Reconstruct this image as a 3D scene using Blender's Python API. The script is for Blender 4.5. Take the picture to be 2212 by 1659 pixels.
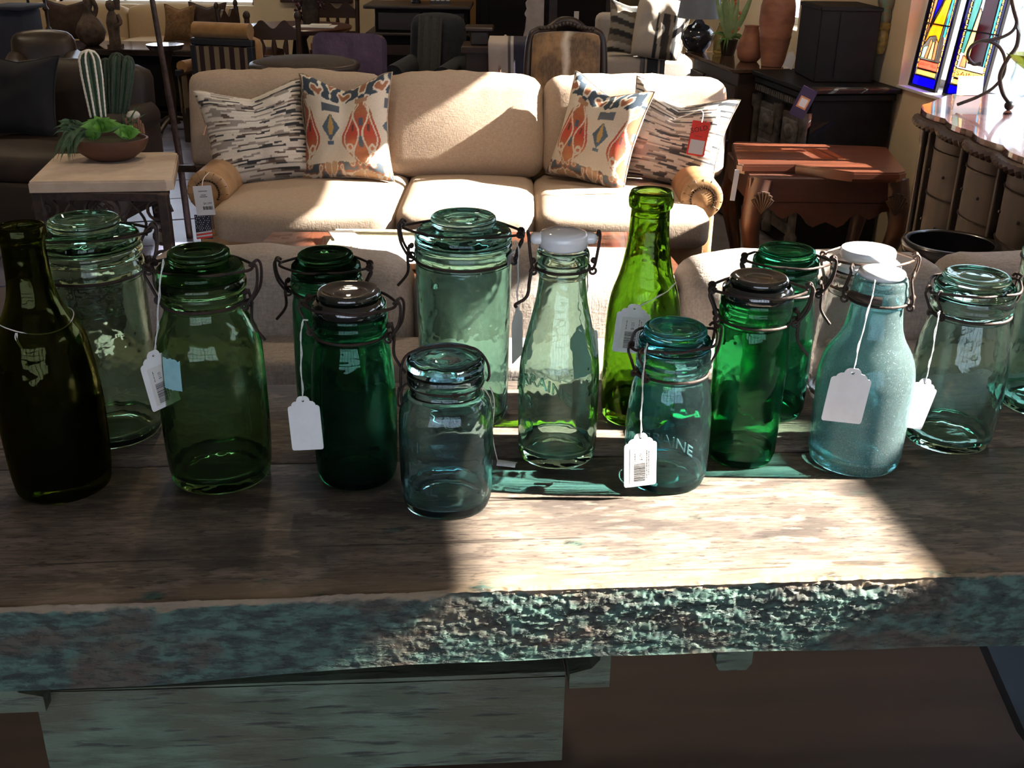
import bpy, bmesh, math, random
from mathutils import Vector, Matrix, noise as mnoise
from mathutils.geometry import tessellate_polygon
random.seed(7)
sc = bpy.context.scene
for o in list(bpy.data.objects): bpy.data.objects.remove(o)
COL = sc.collection
PI = math.pi
R = math.radians
# ---------------------------------------------------------------- camera
FPX, PITCH, ROLL, HC = 2300.0, R(23.5), R(0.84), 1.6
cP, sP = math.cos(PITCH), math.sin(PITCH)
_F = Vector((0, cP, -sP)); _U = Vector((0, sP, cP)); _R = Vector((1, 0, 0))
cam_d = bpy.data.cameras.new('camera'); cam = bpy.data.objects.new('camera', cam_d); COL.objects.link(cam)
cam_d.sensor_fit = 'HORIZONTAL'; cam_d.sensor_width = 36.0; cam_d.lens = FPX / 2212 * 36
cam_d.clip_start = 0.02; cam_d.clip_end = 200
_X = _R * math.cos(ROLL) + _U * math.sin(ROLL); _Y = -_R * math.sin(ROLL) + _U * math.cos(ROLL)
mw = Matrix.Identity(4)
for i in range(3):
    mw[i][0] = _X[i]; mw[i][1] = _Y[i]; mw[i][2] = -_F[i]
mw.translation = Vector((0, 0, HC)); cam.matrix_world = mw
sc.camera = cam
# ---------------------------------------------------------------- world, sun, exposure
SUN_E, SKY_E, EXPO = 40.0, 3.0, 0.68
world = bpy.data.worlds.new('world'); sc.world = world; world.use_nodes = True
wn = world.node_tree.nodes; bg = wn.get('Background')
bg.inputs[0].default_value = (0.76, 0.84, 1.0, 1); bg.inputs[1].default_value = SKY_E
sun_d = bpy.data.lights.new('sun', 'SUN'); sun = bpy.data.objects.new('sun', sun_d); COL.objects.link(sun)
sun_d.energy = SUN_E; sun_d.color = (1.0, 0.93, 0.82); sun_d.angle = R(0.6)
SDIR = Vector((-0.865, 0.004, -0.5)).normalized()
sun.rotation_euler = SDIR.to_track_quat('-Z', 'Y').to_euler(); sun.location = (8, 0, 6)
vs = sc.view_settings
vs.view_transform = 'Standard'; vs.look = 'None'; vs.exposure = EXPO; vs.gamma = 1.0; vs.use_curve_mapping = False
cy = sc.cycles
cy.transparent_max_bounces = 40; cy.max_bounces = 12; cy.diffuse_bounces = 4; cy.glossy_bounces = 3; cy.use_adaptive_sampling = True; cy.adaptive_threshold = .18
cy.transmission_bounces = 16; cy.caustics_reflective = False; cy.caustics_refractive = True; cy.sample_clamp_indirect = 6
cy.use_denoising = True; cy.use_light_tree = False
FILL_W = 38.0
def portal(loc, rot, sx, sy, name):
    d = bpy.data.lights.new(name, 'AREA'); d.shape = 'RECTANGLE'; d.size = sx; d.size_y = sy; d.cycles.is_portal = True
    o = bpy.data.objects.new(name, d); COL.objects.link(o); o.location = loc; o.rotation_euler = rot
    return o
# ---------------------------------------------------------------- pixel -> place helpers (positions read off at a chosen depth or height)
def ray(x, y):
    dx, dy = x - 1106, y - 829.5
    u = dx * math.cos(ROLL) + dy * math.sin(ROLL); v = -dx * math.sin(ROLL) + dy * math.cos(ROLL)
    return Vector((u / FPX, cP - v / FPX * sP, -sP - v / FPX * cP))
CAM = Vector((0, 0, HC))
def at(x, y, Y): r = ray(x, y); return CAM + r * (Y / r.y)
def atz(x, y, z): r = ray(x, y); return CAM + r * ((z - HC) / r.z)
# right wall line: through W0 along WD (going away, drifting left)
WANG = R(8.0); W0 = Vector((1.95, 5.3, 0)); WD = Vector((-math.sin(WANG), math.cos(WANG), 0)); WN = Vector((-math.cos(WANG), -math.sin(WANG), 0))
def onwall(x, y, off=0.0):
    r = ray(x, y); p0 = W0 + WN * off
    t = (p0 - CAM).dot(WN) / r.dot(WN); return CAM + r * t
def wallpt(t, z, off=0.0): # t = world Y along wall line
    return W0 + WD * ((t - 5.3) / WD.y) + WN * off + Vector((0, 0, z))
# ---------------------------------------------------------------- mesh builder
def xf(loc=(0, 0, 0), rz=0.0, rx=0.0, ry=0.0):
    return Matrix.Translation(loc) @ Matrix.Rotation(rz, 4, 'Z') @ Matrix.Rotation(ry, 4, 'Y') @ Matrix.Rotation(rx, 4, 'X')
_bc = {}
class MB:
    def __init__(s): s.v = []; s.f = []; s.mi = []; s.cur = 0
    def add(s, vs_, fs, M=None):
        b = len(s.v)
        for p in vs_:
            p = Vector(p); s.v.append(tuple(M @ p) if M is not None else tuple(p))
        for f in fs: s.f.append(tuple(i + b for i in f)); s.mi.append(s.cur)
        return s
    def box(s, c, d, M=None, bev=0.0, seg=2):
        hx, hy, hz = d[0] / 2, d[1] / 2, d[2] / 2
        if bev <= 0:
            vs_ = [(c[0] + a * hx, c[1] + b * hy, c[2] + e * hz) for e in (-1, 1) for b in (-1, 1) for a in (-1, 1)]
            fs = [(0, 2, 3, 1), (4, 5, 7, 6), (0, 1, 5, 4), (2, 6, 7, 3), (0, 4, 6, 2), (1, 3, 7, 5)]
        else:
            key = (round(hx, 5), round(hy, 5), round(hz, 5), bev, seg)
            if key not in _bc:
                bm = bmesh.new(); bmesh.ops.create_cube(bm, size=1.0)
                for v in bm.verts: v.co = (v.co.x * hx * 2, v.co.y * hy * 2, v.co.z * hz * 2)
                bmesh.ops.bevel(bm, geom=list(bm.edges), offset=min(bev, hx * .98, hy * .98, hz * .98), segments=seg, affect='EDGES', profile=0.5)
                bm.verts.index_update()
                _bc[key] = ([v.co.copy() for v in bm.verts], [tuple(v.index for v in f.verts) for f in bm.faces]); bm.free()
            vs0, fs = _bc[key]; cc = Vector(c); vs_ = [v + cc for v in vs0]
        return s.add(vs_, fs, M)
    def lathe(s, prof, n=32, M=None, sq=None):
        # prof: (z, r) from bottom to top; r<=0 closes; sq: superellipse exponent
        vs_, rings = [], []
        for z, r in prof:
            if r <= 1e-6: vs_.append((0, 0, z)); rings.append([len(vs_) - 1])
            else:
                st = len(vs_)
                for k in range(n):
                    a = 2 * PI * k / n; ca, sa = math.cos(a), math.sin(a); q = 1.0
                    if sq: q = 1 / ((abs(ca) ** sq + abs(sa) ** sq) ** (1 / sq))
                    vs_.append((r * q * ca, r * q * sa, z))
                rings.append(list(range(st, st + n)))
        fs = []
        for a, b in zip(rings, rings[1:]):
            if len(a) == 1 and len(b) == 1: continue
            for k in range(n):
                k2 = (k + 1) % n
                if len(a) == 1: fs.append((a[0], b[k2], b[k]))
                elif len(b) == 1: fs.append((a[k], a[k2], b[0]))
                else: fs.append((a[k], a[k2], b[k2], b[k]))
        return s.add(vs_, fs, M)
    def tube(s, pts, r, n=6, closed=False, M=None, cap=True):
        pts = [Vector(p) for p in pts]; N = len(pts); vs_ = []; prev = None
        rr = r if hasattr(r, '__len__') else [r] * N
        for i, p in enumerate(pts):
            if closed: t = pts[(i + 1) % N] - pts[i - 1]
            else: t = pts[min(i + 1, N - 1)] - pts[max(i - 1, 0)]
            if t.length < 1e-9: t = Vector((0, 0, 1))
            t.normalize()
            if prev is None:
                a = Vector((0, 0, 1)) if abs(t.z) < .9 else Vector((1, 0, 0))
                nn = (a - t * a.dot(t)).normalized()
            else:
                nn = prev - t * prev.dot(t)
                nn = nn.normalized() if nn.length > 1e-6 else t.orthogonal().normalized()
            prev = nn; bb = t.cross(nn)
            for k in range(n):
                a = 2 * PI * k / n; vs_.append(p + (nn * math.cos(a) + bb * math.sin(a)) * rr[i])
        fs = []
        for i in range(N if closed else N - 1):
            j = (i + 1) % N
            for k in range(n):
                k2 = (k + 1) % n; fs.append((i * n + k, i * n + k2, j * n + k2, j * n + k))
        if not closed and cap:
            fs.append(tuple(range(n))[::-1]); fs.append(tuple((N - 1) * n + k for k in range(n)))
        return s.add(vs_, fs, M)
    def bar(s, p0, p1, r0, r1=None, n=10, M=None):
        return s.tube([p0, p1], [r0, r0 if r1 is None else r1], n, False, M)
    def prism(s, poly, h0, h1, M=None, holes=None):
        # polygon in XY extruded in Z
        loops = [poly] + (holes or [])
        tri = tessellate_polygon([[Vector((p[0], p[1], 0)) for p in l] for l in loops])
        flat = [p for l in loops for p in l]; n = len(flat)
        vs_ = [(p[0], p[1], h0) for p in flat] + [(p[0], p[1], h1) for p in flat]
        fs = [tuple(t) for t in tri] + [tuple(i + n for i in t[::-1]) for t in tri]
        st = 0
        for l in loops:
            m = len(l)
            for i in range(m):
                a, b = st + i, st + (i + 1) % m; fs.append((a, b, b + n, a + n))
            st += m
        return s.add(vs_, fs, M)
    def grid(s, fn, nu, nv, M=None, wrapu=False):
        vs_ = [fn(i / nu, j / nv) for j in range(nv + 1) for i in range(nu + (0 if wrapu else 1))]
        w = nu if wrapu else nu + 1; fs = []
        for j in range(nv):
            for i in range(nu):
                i2 = (i + 1) % w; fs.append((j * w + i, j * w + i2, (j + 1) * w + i2, (j + 1) * w + i))
        return s.add(vs_, fs, M)
    def ball(s, c, r, n=12, m=8, M=None):
        r = r if hasattr(r, '__len__') else (r, r, r)
        def fn(u, v):
            a, b = 2 * PI * u, PI * (v - .5); return (c[0] + r[0] * math.cos(a) * math.cos(b), c[1] + r[1] * math.sin(a) * math.cos(b), c[2] + r[2] * math.sin(b))
        return s.grid(fn, n, m, M, wrapu=True)
    def build(s, name, mat, parent=None, smooth=None, fix=False):
        me = bpy.data.meshes.new(name); me.from_pydata(s.v, [], s.f)
        if fix:
            bm = bmesh.new(); bm.from_mesh(me); bmesh.ops.recalc_face_normals(bm, faces=bm.faces); bm.to_mesh(me); bm.free()
        mats = mat if isinstance(mat, (list, tuple)) else [mat]
        for m_ in mats: me.materials.append(m_)
        if len(mats) > 1: me.polygons.foreach_set('material_index', s.mi)
        if smooth is not None:
            me.polygons.foreach_set('use_smooth', [True] * len(me.polygons))
            if smooth < 170: me.set_sharp_from_angle(angle=R(smooth))
        me.update()
        o = bpy.data.objects.new(name, me); COL.objects.link(o)
        if parent is not None: o.parent = parent
        return o
def thing(name, label, cat, loc=(0, 0, 0), rz=0.0, group=None):
    o = bpy.data.objects.new(name, None); COL.objects.link(o); o.empty_display_size = .05
    o.location = loc; o.rotation_euler = (0, 0, rz); o['label'] = label; o['category'] = cat
    if group: o['group'] = group
    return o
def tag(o, label, cat, group=None):
    o['label'] = label; o['category'] = cat
    if group: o['group'] = group
    return o
def struct(o): o['kind'] = 'structure'; return o
def copy_tree(o, parent=None):
    c_ = o.copy(); COL.objects.link(c_); c_.parent = parent
    for ch in list(o.children): copy_tree(ch, c_)
    return c_
def rrect(w, h, r, n=4):
    pts = []
    for cx, cy_, a0 in ((w / 2 - r, h / 2 - r, 0), (-w / 2 + r, h / 2 - r, 90), (-w / 2 + r, -h / 2 + r, 180), (w / 2 - r, -h / 2 + r, 270)):
        for k in range(n + 1):
            a = R(a0 + 90 * k / n); pts.append((cx + r * math.cos(a), cy_ + r * math.sin(a)))
    return pts
def smooth_path(pts, n=6, closed=False):
    pts = [Vector(p) for p in pts]; N = len(pts); out = []
    rng = range(N if closed else N - 1)
    for i in rng:
        if closed: p0, p1, p2, p3 = pts[i - 1], pts[i], pts[(i + 1) % N], pts[(i + 2) % N]
        else: p0, p1, p2, p3 = pts[max(i - 1, 0)], pts[i], pts[i + 1], pts[min(i + 2, N - 1)]
        for k in range(n):
            t = k / n
            out.append(0.5 * ((2 * p1) + (-p0 + p2) * t + (2 * p0 - 5 * p1 + 4 * p2 - p3) * t * t + (-p0 + 3 * p1 - 3 * p2 + p3) * t ** 3))
    if not closed: out.append(pts[-1])
    return out
_tc = {}
def text_verts(txt, size):
    key = (txt, size)
    if key not in _tc:
        cu = bpy.data.curves.new('t', 'FONT'); cu.body = txt; cu.size = size; cu.align_x = 'CENTER'; cu.align_y = 'CENTER'; cu.resolution_u = 2
        ob = bpy.data.objects.new('t', cu); COL.objects.link(ob)
        bpy.context.view_layer.update()
        me = ob.evaluated_get(bpy.context.evaluated_depsgraph_get()).to_mesh()
        _tc[key] = ([v.co.copy() for v in me.vertices], [tuple(p.vertices) for p in me.polygons])
        ob.evaluated_get(bpy.context.evaluated_depsgraph_get()).to_mesh_clear()
        bpy.data.objects.remove(ob); bpy.data.curves.remove(cu)
    return _tc[key]
# ---------------------------------------------------------------- materials
def newmat(name):
    m = bpy.data.materials.new(name); m.use_nodes = True; nt = m.node_tree
    return m, nt, nt.nodes.get('Principled BSDF'), nt.nodes.get('Material Output')
def nd(nt, typ, **kw):
    n = nt.nodes.new(typ)
    for k, v in kw.items(): setattr(n, k, v)
    return n
def rgba(c): return (c[0], c[1], c[2], 1)
def noise_fac(nt, scale, stretch, detail=4, lo=.35, hi=.65, coord='Object', rough=.55, dist=0.0):
    tc = nd(nt, 'ShaderNodeTexCoord'); mp = nd(nt, 'ShaderNodeMapping'); no = nd(nt, 'ShaderNodeTexNoise'); mr = nd(nt, 'ShaderNodeMapRange')
    mp.inputs['Scale'].default_value = stretch; no.inputs['Scale'].default_value = scale; no.inputs['Detail'].default_value = detail
    no.inputs['Roughness'].default_value = rough; no.inputs['Distortion'].default_value = dist
    mr.inputs['From Min'].default_value = lo; mr.inputs['From Max'].default_value = hi
    nt.links.new(tc.outputs[coord], mp.inputs['Vector']); nt.links.new(mp.outputs[0], no.inputs['Vector']); nt.links.new(no.outputs['Fac'], mr.inputs['Value'])
    return mr.outputs[0]
def mixc(nt, fac, a, b):
    mx = nd(nt, 'ShaderNodeMix', data_type='RGBA')
    if hasattr(fac, 'links'): nt.links.new(fac, mx.inputs[0])
    else: mx.inputs[0].default_value = fac
    for s_, v in ((mx.inputs[6], a), (mx.inputs[7], b)):
        if hasattr(v, 'links'): nt.links.new(v, s_)
        else: s_.default_value = rgba(v)
    return mx.outputs[2]
def math_(nt, op, a, b=0.5, cl=False):
    n = nd(nt, 'ShaderNodeMath', operation=op, use_clamp=cl)
    for s_, v in ((n.inputs[0], a), (n.inputs[1], b)):
        if hasattr(v, 'links'): nt.links.new(v, s_)
        else: s_.default_value = v
    return n.outputs[0]
def bump(nt, bs, h, strength, dist=.002):
    b = nd(nt, 'ShaderNodeBump'); b.inputs['Strength'].default_value = strength; b.inputs['Distance'].default_value = dist
    nt.links.new(h, b.inputs['Height']); nt.links.new(b.outputs[0], bs.inputs['Normal'])
def M_(name, c1, c2=None, rough=.6, metal=0.0, scale=8, stretch=(1, 1, 1), detail=4, lo=.35, hi=.65, bs=0.0, bscale=60, bstretch=(1, 1, 1), spec=.5, coat=0.0, sheen=0.0, bdist=.002):
    m, nt, p, out = newmat(name)
    c2 = c2 or tuple(x * .7 for x in c1)
    nt.links.new(mixc(nt, noise_fac(nt, scale, stretch, detail, lo, hi), c1, c2), p.inputs['Base Color'])
    p.inputs['Roughness'].default_value = rough; p.inputs['Metallic'].default_value = metal; p.inputs['Specular IOR Level'].default_value = spec
    p.inputs['Coat Weight'].default_value = coat; p.inputs['Sheen Weight'].default_value = sheen
    if bs: bump(nt, p, noise_fac(nt, bscale, bstretch, 3, 0, 1), bs, bdist)
    return m
def wood(name, c1, c2, rough=.45, scale=14, axis=0, coat=0.0, bs=.15):
    st = [1, 1, 1]; st[axis] = .12
    return M_(name, c1, c2, rough, 0, scale, tuple(st), 6, .3, .7, bs, scale * 4, tuple(st), coat=coat)
def attr_mat(name, rough=.85, bs=.2, bscale=300):
    m, nt, p, out = newmat(name)
    a = nd(nt, 'ShaderNodeAttribute'); a.attribute_name = 'Col'
    fac = noise_fac(nt, 260, (1, 1, 1), 2, .3, .7)
    mx = nd(nt, 'ShaderNodeMix', data_type='RGBA', blend_type='MULTIPLY'); mx.inputs[0].default_value = 1
    nt.links.new(a.outputs['Color'], mx.inputs[6]); nt.links.new(mixc(nt, fac, (1, 1, 1), (.8, .8, .8)), mx.inputs[7])
    nt.links.new(mx.outputs[2], p.inputs['Base Color']); p.inputs['Roughness'].default_value = rough
    bump(nt, p, noise_fac(nt, bscale, (1, 1, 1), 2, 0, 1), bs)
    return m
def linen(name, c1, c2):
    m, nt, p, out = newmat(name)
    f1 = noise_fac(nt, 240, (1, 1, .25), 2, .3, .7); f2 = noise_fac(nt, 240, (.25, 1, 1), 2, .3, .7); f3 = noise_fac(nt, 5, (1, 1, 1), 3, .3, .7)
    w = math_(nt, 'MULTIPLY', math_(nt, 'ADD', f1, f2), .5)
    col = mixc(nt, w, c1, c2)
    col = mixc(nt, math_(nt, 'MULTIPLY', f3, .25), col, tuple(x * .8 for x in c1))
    nt.links.new(col, p.inputs['Base Color']); p.inputs['Roughness'].default_value = .9; p.inputs['Specular IOR Level'].default_value = .15
    bump(nt, p, w, .35, .0015)
    return m
def glass(name, T, film=.035, rough=.02, dust=0.0, wav=.25, dens=1.0, wscale=22, edge=8.0):
    """tinted thin glass wall: tinted see-through whose tint deepens with the path through the wall, plus mirror reflection and a faint dusty film that also puts in a sunlit glow"""
    m, nt, p, out = newmat(name); nt.nodes.remove(p)
    lw = nd(nt, 'ShaderNodeLayerWeight'); lw.inputs['Blend'].default_value = .5
    cosn = math_(nt, 'MAXIMUM', math_(nt, 'SUBTRACT', 1.0, lw.outputs['Facing']), .10)
    k = math_(nt, 'MULTIPLY', math_(nt, 'ADD', math_(nt, 'MULTIPLY', math_(nt, 'POWER', math_(nt, 'SUBTRACT', 1.0, cosn), 3.0), edge), 1.0), dens)
    cc = nd(nt, 'ShaderNodeCombineColor')
    for i in range(3): nt.links.new(math_(nt, 'POWER', T[i], k), cc.inputs[i])
    tr = nd(nt, 'ShaderNodeBsdfTransparent'); nt.links.new(cc.outputs[0], tr.inputs['Color'])
    gl = nd(nt, 'ShaderNodeBsdfGlossy'); gl.inputs['Roughness'].default_value = rough; gl.inputs['Color'].default_value = (.95, .98, 1, 1)
    if wav:
        b = nd(nt, 'ShaderNodeBump'); b.inputs['Strength'].default_value = min(1, wav * 1.6); b.inputs['Distance'].default_value = .006
        nt.links.new(noise_fac(nt, wscale, (1, 1, .35), 1, 0, 1), b.inputs['Height']); nt.links.new(b.outputs[0], gl.inputs['Normal'])
    om = math_(nt, 'SUBTRACT', 1.0, cosn)
    fr = math_(nt, 'ADD', math_(nt, 'MULTIPLY', math_(nt, 'POWER', om, 5.0), .85), .045, True)
    df = nd(nt, 'ShaderNodeBsdfDiffuse'); tl = nd(nt, 'ShaderNodeBsdfTranslucent')
    fc = rgba(tuple(min(1, t ** .5) for t in T)); df.inputs['Color'].default_value = fc; tl.inputs['Color'].default_value = fc
    m0 = nd(nt, 'ShaderNodeMixShader'); m0.inputs[0].default_value = .55; nt.links.new(df.outputs[0], m0.inputs[1]); nt.links.new(tl.outputs[0], m0.inputs[2])
    m1 = nd(nt, 'ShaderNodeMixShader')
    if dust > 0:
        f = math_(nt, 'MULTIPLY', noise_fac(nt, 900, (1, 1, 1), 2, .60, .75), dust)
        f2 = math_(nt, 'MULTIPLY', noise_fac(nt, 16, (1, 1, 1), 3, .35, .7), dust * .5)
        nt.links.new(math_(nt, 'ADD', math_(nt, 'ADD', f, f2), film), m1.inputs[0])
    else: m1.inputs[0].default_value = film
    nt.links.new(tr.outputs[0], m1.inputs[1]); nt.links.new(m0.outputs[0], m1.inputs[2])
    m2 = nd(nt, 'ShaderNodeMixShader'); nt.links.new(fr, m2.inputs[0]); nt.links.new(m1.outputs[0], m2.inputs[1]); nt.links.new(gl.outputs[0], m2.inputs[2])
    nt.links.new(m2.outputs[0], out.inputs['Surface'])
    return m
def solid_glass(name, T, rough=.012, film=0.0, specks=0.0):
    m, nt, p, out = newmat(name); nt.nodes.remove(p)
    g = nd(nt, 'ShaderNodeBsdfGlass'); g.inputs['Color'].default_value = rgba(T); g.inputs['Roughness'].default_value = rough; g.inputs['IOR'].default_value = 1.48
    b = nd(nt, 'ShaderNodeBump'); b.inputs['Strength'].default_value = .25; b.inputs['Distance'].default_value = .003
    nt.links.new(noise_fac(nt, 60, (1, 1, 1), 1, 0, 1), b.inputs['Height']); nt.links.new(b.outputs[0], g.inputs['Normal'])
    sh = g.outputs[0]
    if film > 0 or specks > 0:   # dusty film; its diffuse tint also puts a sunlit glow into the glass
        df = nd(nt, 'ShaderNodeBsdfDiffuse'); tl = nd(nt, 'ShaderNodeBsdfTranslucent'); fc = rgba(tuple(min(1, t * 1.02) for t in T)); df.inputs['Color'].default_value = fc; tl.inputs['Color'].default_value = fc
        m0 = nd(nt, 'ShaderNodeMixShader'); m0.inputs[0].default_value = .5; nt.links.new(df.outputs[0], m0.inputs[1]); nt.links.new(tl.outputs[0], m0.inputs[2])
        m1 = nd(nt, 'ShaderNodeMixShader')
        if specks > 0: nt.links.new(math_(nt, 'ADD', math_(nt, 'MULTIPLY', noise_fac(nt, 800, (1, 1, 1), 1, .60, .72), specks), film), m1.inputs[0])
        else: m1.inputs[0].default_value = film
        nt.links.new(sh, m1.inputs[1]); nt.links.new(m0.outputs[0], m1.inputs[2]); sh = m1.outputs[0]
    nt.links.new(sh, out.inputs['Surface']); return m
IRON = M_('rusty_iron_wire', (.022, .017, .016), (.05, .028, .02), .6, .25, 90, bs=.3, bscale=300, spec=.3)
DIRON = M_('dark_iron', (.035, .03, .028), (.08, .05, .04), .5, .5, 40, bs=.3, bscale=120)
PORC = M_('porcelain', (.86, .86, .85), (.78, .79, .80), .12, 0, 10, coat=.6)
PAPER = M_('tag_paper', (.80, .79, .77), (.74, .73, .71), .8, 0, 40)
LABEL = M_('label_paper', (.70, .67, .62), (.66, .63, .58), .7, 0, 40)
INK = M_('black_ink', (.012, .012, .014), (.02, .02, .02), .7)
STRING = M_('white_string', (.78, .77, .74), (.6, .58, .55), .9, 0, 400)
LINEN = linen('beige_linen', (.47, .365, .28), (.33, .25, .185))
LINEN2 = linen('grey_linen', (.55, .475, .42), (.31, .265, .23))
LEATH = M_('tan_leather', (.42, .25, .12), (.30, .16, .07), .38, 0, 14, bs=.2, bscale=150, spec=.6)
DLEATH = M_('dark_leather', (.022, .014, .010), (.045, .026, .016), .38, 0, 9, bs=.25, bscale=120)
BLEATH = M_('brown_leather', (.12, .055, .026), (.06, .028, .014), .5, 0, 9, bs=.25, bscale=120)
DWOOD = wood('dark_wood', (.018, .011, .008), (.04, .022, .014), .4)
RWOOD = wood('red_brown_wood', (.15, .045, .022), (.06, .02, .012), .3, 10, coat=.3)
MWOOD = wood('carved_brown_wood', (.055, .026, .014), (.025, .012, .008), .45, 12)
BLACKW = M_('black_painted_wood', (.005, .004, .004), (.010, .008, .008), .6, 0, 12, (.12, 1, 1), spec=.15)
# ================================================================ the room
H = 3.3
YB, YF, XL = 11.6, -3.2, -6.2
PLASTER = M_('cream_plaster', (.74, .60, .40), (.68, .55, .36), .85, 0, 5, bs=.1, bscale=40)
PLASTER_D = M_('shaded_ochre_plaster', (.36, .20, .07), (.30, .17, .06), .85, 0, 5, bs=.1, bscale=40)  # browner plaster for the niche, with its shade put into the colour
WHITEP = M_('white_paint', (.78, .77, .76), (.74, .73, .72), .5)
CEILM = M_('ceiling_paint', (.55, .48, .38), (.5, .43, .34), .9)
PANE = glass('window_pane', (.97, .98, .99), .01, .01, 0, 0)
def wall_holes(name, p0, d, length, n, thick, holes, mat, h=H):
    """wall along unit d from p0, thickness going along -n, with rectangular holes (s0,s1,z0,z1)"""
    ss = sorted({0, length} | {q for ho in holes for q in ho[:2]}); zs = sorted({0, h} | {q for ho in holes for q in ho[2:]})
    mb = MB()
    for a, b in zip(ss, ss[1:]):
        for z0, z1 in zip(zs, zs[1:]):
            if any(ho[0] <= a + 1e-6 and ho[1] >= b - 1e-6 and ho[2] <= z0 + 1e-6 and ho[3] >= z1 - 1e-6 for ho in holes): continue
            q = [p0 + d * a, p0 + d * b, p0 + d * b - n * thick, p0 + d * a - n * thick]
            mb.add([tuple(v + Vector((0, 0, z))) for z in (z0, z1) for v in q], [(3, 2, 1, 0), (4, 5, 6, 7), (0, 1, 5, 4), (1, 2, 6, 5), (2, 3, 7, 6), (3, 0, 4, 7)])
    return struct(mb.build(name, mat))
def window(name, p0, d, n, s0, s1, z0, z1, nx, nz, depth=.12, fw=.045, bars=.025, mat=None):
    """frame with bars and one pane object per light, set back in the wall"""
    fr = MB(); mat = mat or WHITEP
    o = p0 - n * depth
    Mx = Matrix.Identity(4)
    up = Vector((0, 0, 1))
    for i in range(3): Mx[i][0] = d[i]; Mx[i][1] = n[i]; Mx[i][2] = up[i]
    Mx.translation = o
    w, hh = s1 - s0, z1 - z0
    for c_, dd in (((s0 + fw / 2, 0, (z0 + z1) / 2), (fw, .05, hh)), ((s1 - fw / 2, 0, (z0 + z1) / 2), (fw, .05, hh)), (((s0 + s1) / 2, 0, z0 + fw / 2), (w, .05, fw)), (((s0 + s1) / 2, 0, z1 - fw / 2), (w, .05, fw))): fr.box(c_, dd, Mx)
    for i in range(1, nx): fr.box((s0 + w * i / nx, 0, (z0 + z1) / 2), (bars, .035, hh - fw), Mx)
    for j in range(1, nz): fr.box(((s0 + s1) / 2, 0, z0 + hh * j / nz), (w - fw, .035, bars), Mx)
    root = struct(fr.build(name, mat))
    for i in range(nx):
        for j in range(nz):
            pm_ = MB().box((s0 + w * (i + .5) / nx, 0, z0 + hh * (j + .5) / nz), (w / nx - bars, .004, hh / nz - bars), Mx)
            pm_.build('pane', PANE, root)
    return root
# floor slab and tiles
FLOORM = M_('grout', (.10, .09, .10), (.07, .065, .07), .8, 0, 6)
fl = struct(MB().box((-1.5, 4.2, -.06), (11, 15.4, .10)).build('floor', FLOORM))
TILEM = M_('stone_tile', (.16, .165, .25), (.11, .11, .17), .30, 0, 3, bs=.12, bscale=14, spec=.6)  # blue of the reflected sky is put into the stone colour
ts = .52; tile_me = None
tb = MB().box((0, 0, 0), (ts - .018, ts - .018, .012), None, .004, 1)
ct, st_ = math.cos(R(17)), math.sin(R(17)); first = None
for i in range(-9, 10):
    for j in range(-8, 16):
        lx, ly = i * ts + (.26 if j % 2 else 0), j * ts
        wx, wy = -2.1 + lx * ct - ly * st_, 6.2 + lx * st_ + ly * ct
        if not (-4.8 < wx < -.2 and 4.6 < wy < 11.3): continue
        if first is None: o = tb.build('tile', TILEM, fl); first = o
        else: o = first.copy(); COL.objects.link(o); o.parent = fl
        o.location = (wx, wy, -.006 + .0012 * random.random()); o.rotation_euler = (random.uniform(-.002, .002), random.uniform(-.002, .002), R(17))
_ca, _cb = wallpt(YF - .2, 0, -.22), wallpt(YB + .2, 0, -.22)
struct(MB().prism([(XL - .2, YF - .2), (_ca.x, YF - .2), (_cb.x, YB + .2), (XL - .2, YB + .2)], H, H + .12).build('ceiling', CEILM, None, None, True))
# back wall with a window
xb1 = wallpt(YB, 0).x
wall_holes('wall_back', Vector((XL, YB, 0)), Vector((1, 0, 0)), 9.0, Vector((0, -1, 0)), .2, [(XL * -1 - 4.75, -XL - 2.72, .76, 2.3)], PLASTER)
window('window_3', Vector((XL, YB, 0)), Vector((1, 0, 0)), Vector((0, -1, 0)), -XL - 4.75, -XL - 2.72, .76, 2.3, 3, 2, .12, .03)
portal((-3.73, YB + .12, 1.57), (R(-90), 0, 0), 2.0, 1.45, 'portal_back')
struct(MB().box((at(955, 60, 10.9).x, 11.2, H / 2), (.9, .7, H)).build('wall_nook', PLASTER_D))
# left wall, plain
wall_holes('wall_left', Vector((XL, YF, 0)), Vector((0, 1, 0)), YB - YF, Vector((1, 0, 0)), .2, [], PLASTER)
# front wall behind the camera with a shop window
wall_holes('wall_front', Vector((XL, YF, 0)), Vector((1, 0, 0)), 10.5, Vector((0, 1, 0)), .2, [(-XL - 2.6, -XL + 2.4, .5, 2.75)], PLASTER)
window('window_4', Vector((XL, YF, 0)), Vector((1, 0, 0)), Vector((0, 1, 0)), -XL - 2.6, -XL + 2.4, .5, 2.75, 7, 4, bars=.09, mat=DWOOD)
portal((-.1, YF - .12, 1.62), (R(90), 0, 0), 4.9, 2.2, 'portal_front')
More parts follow.
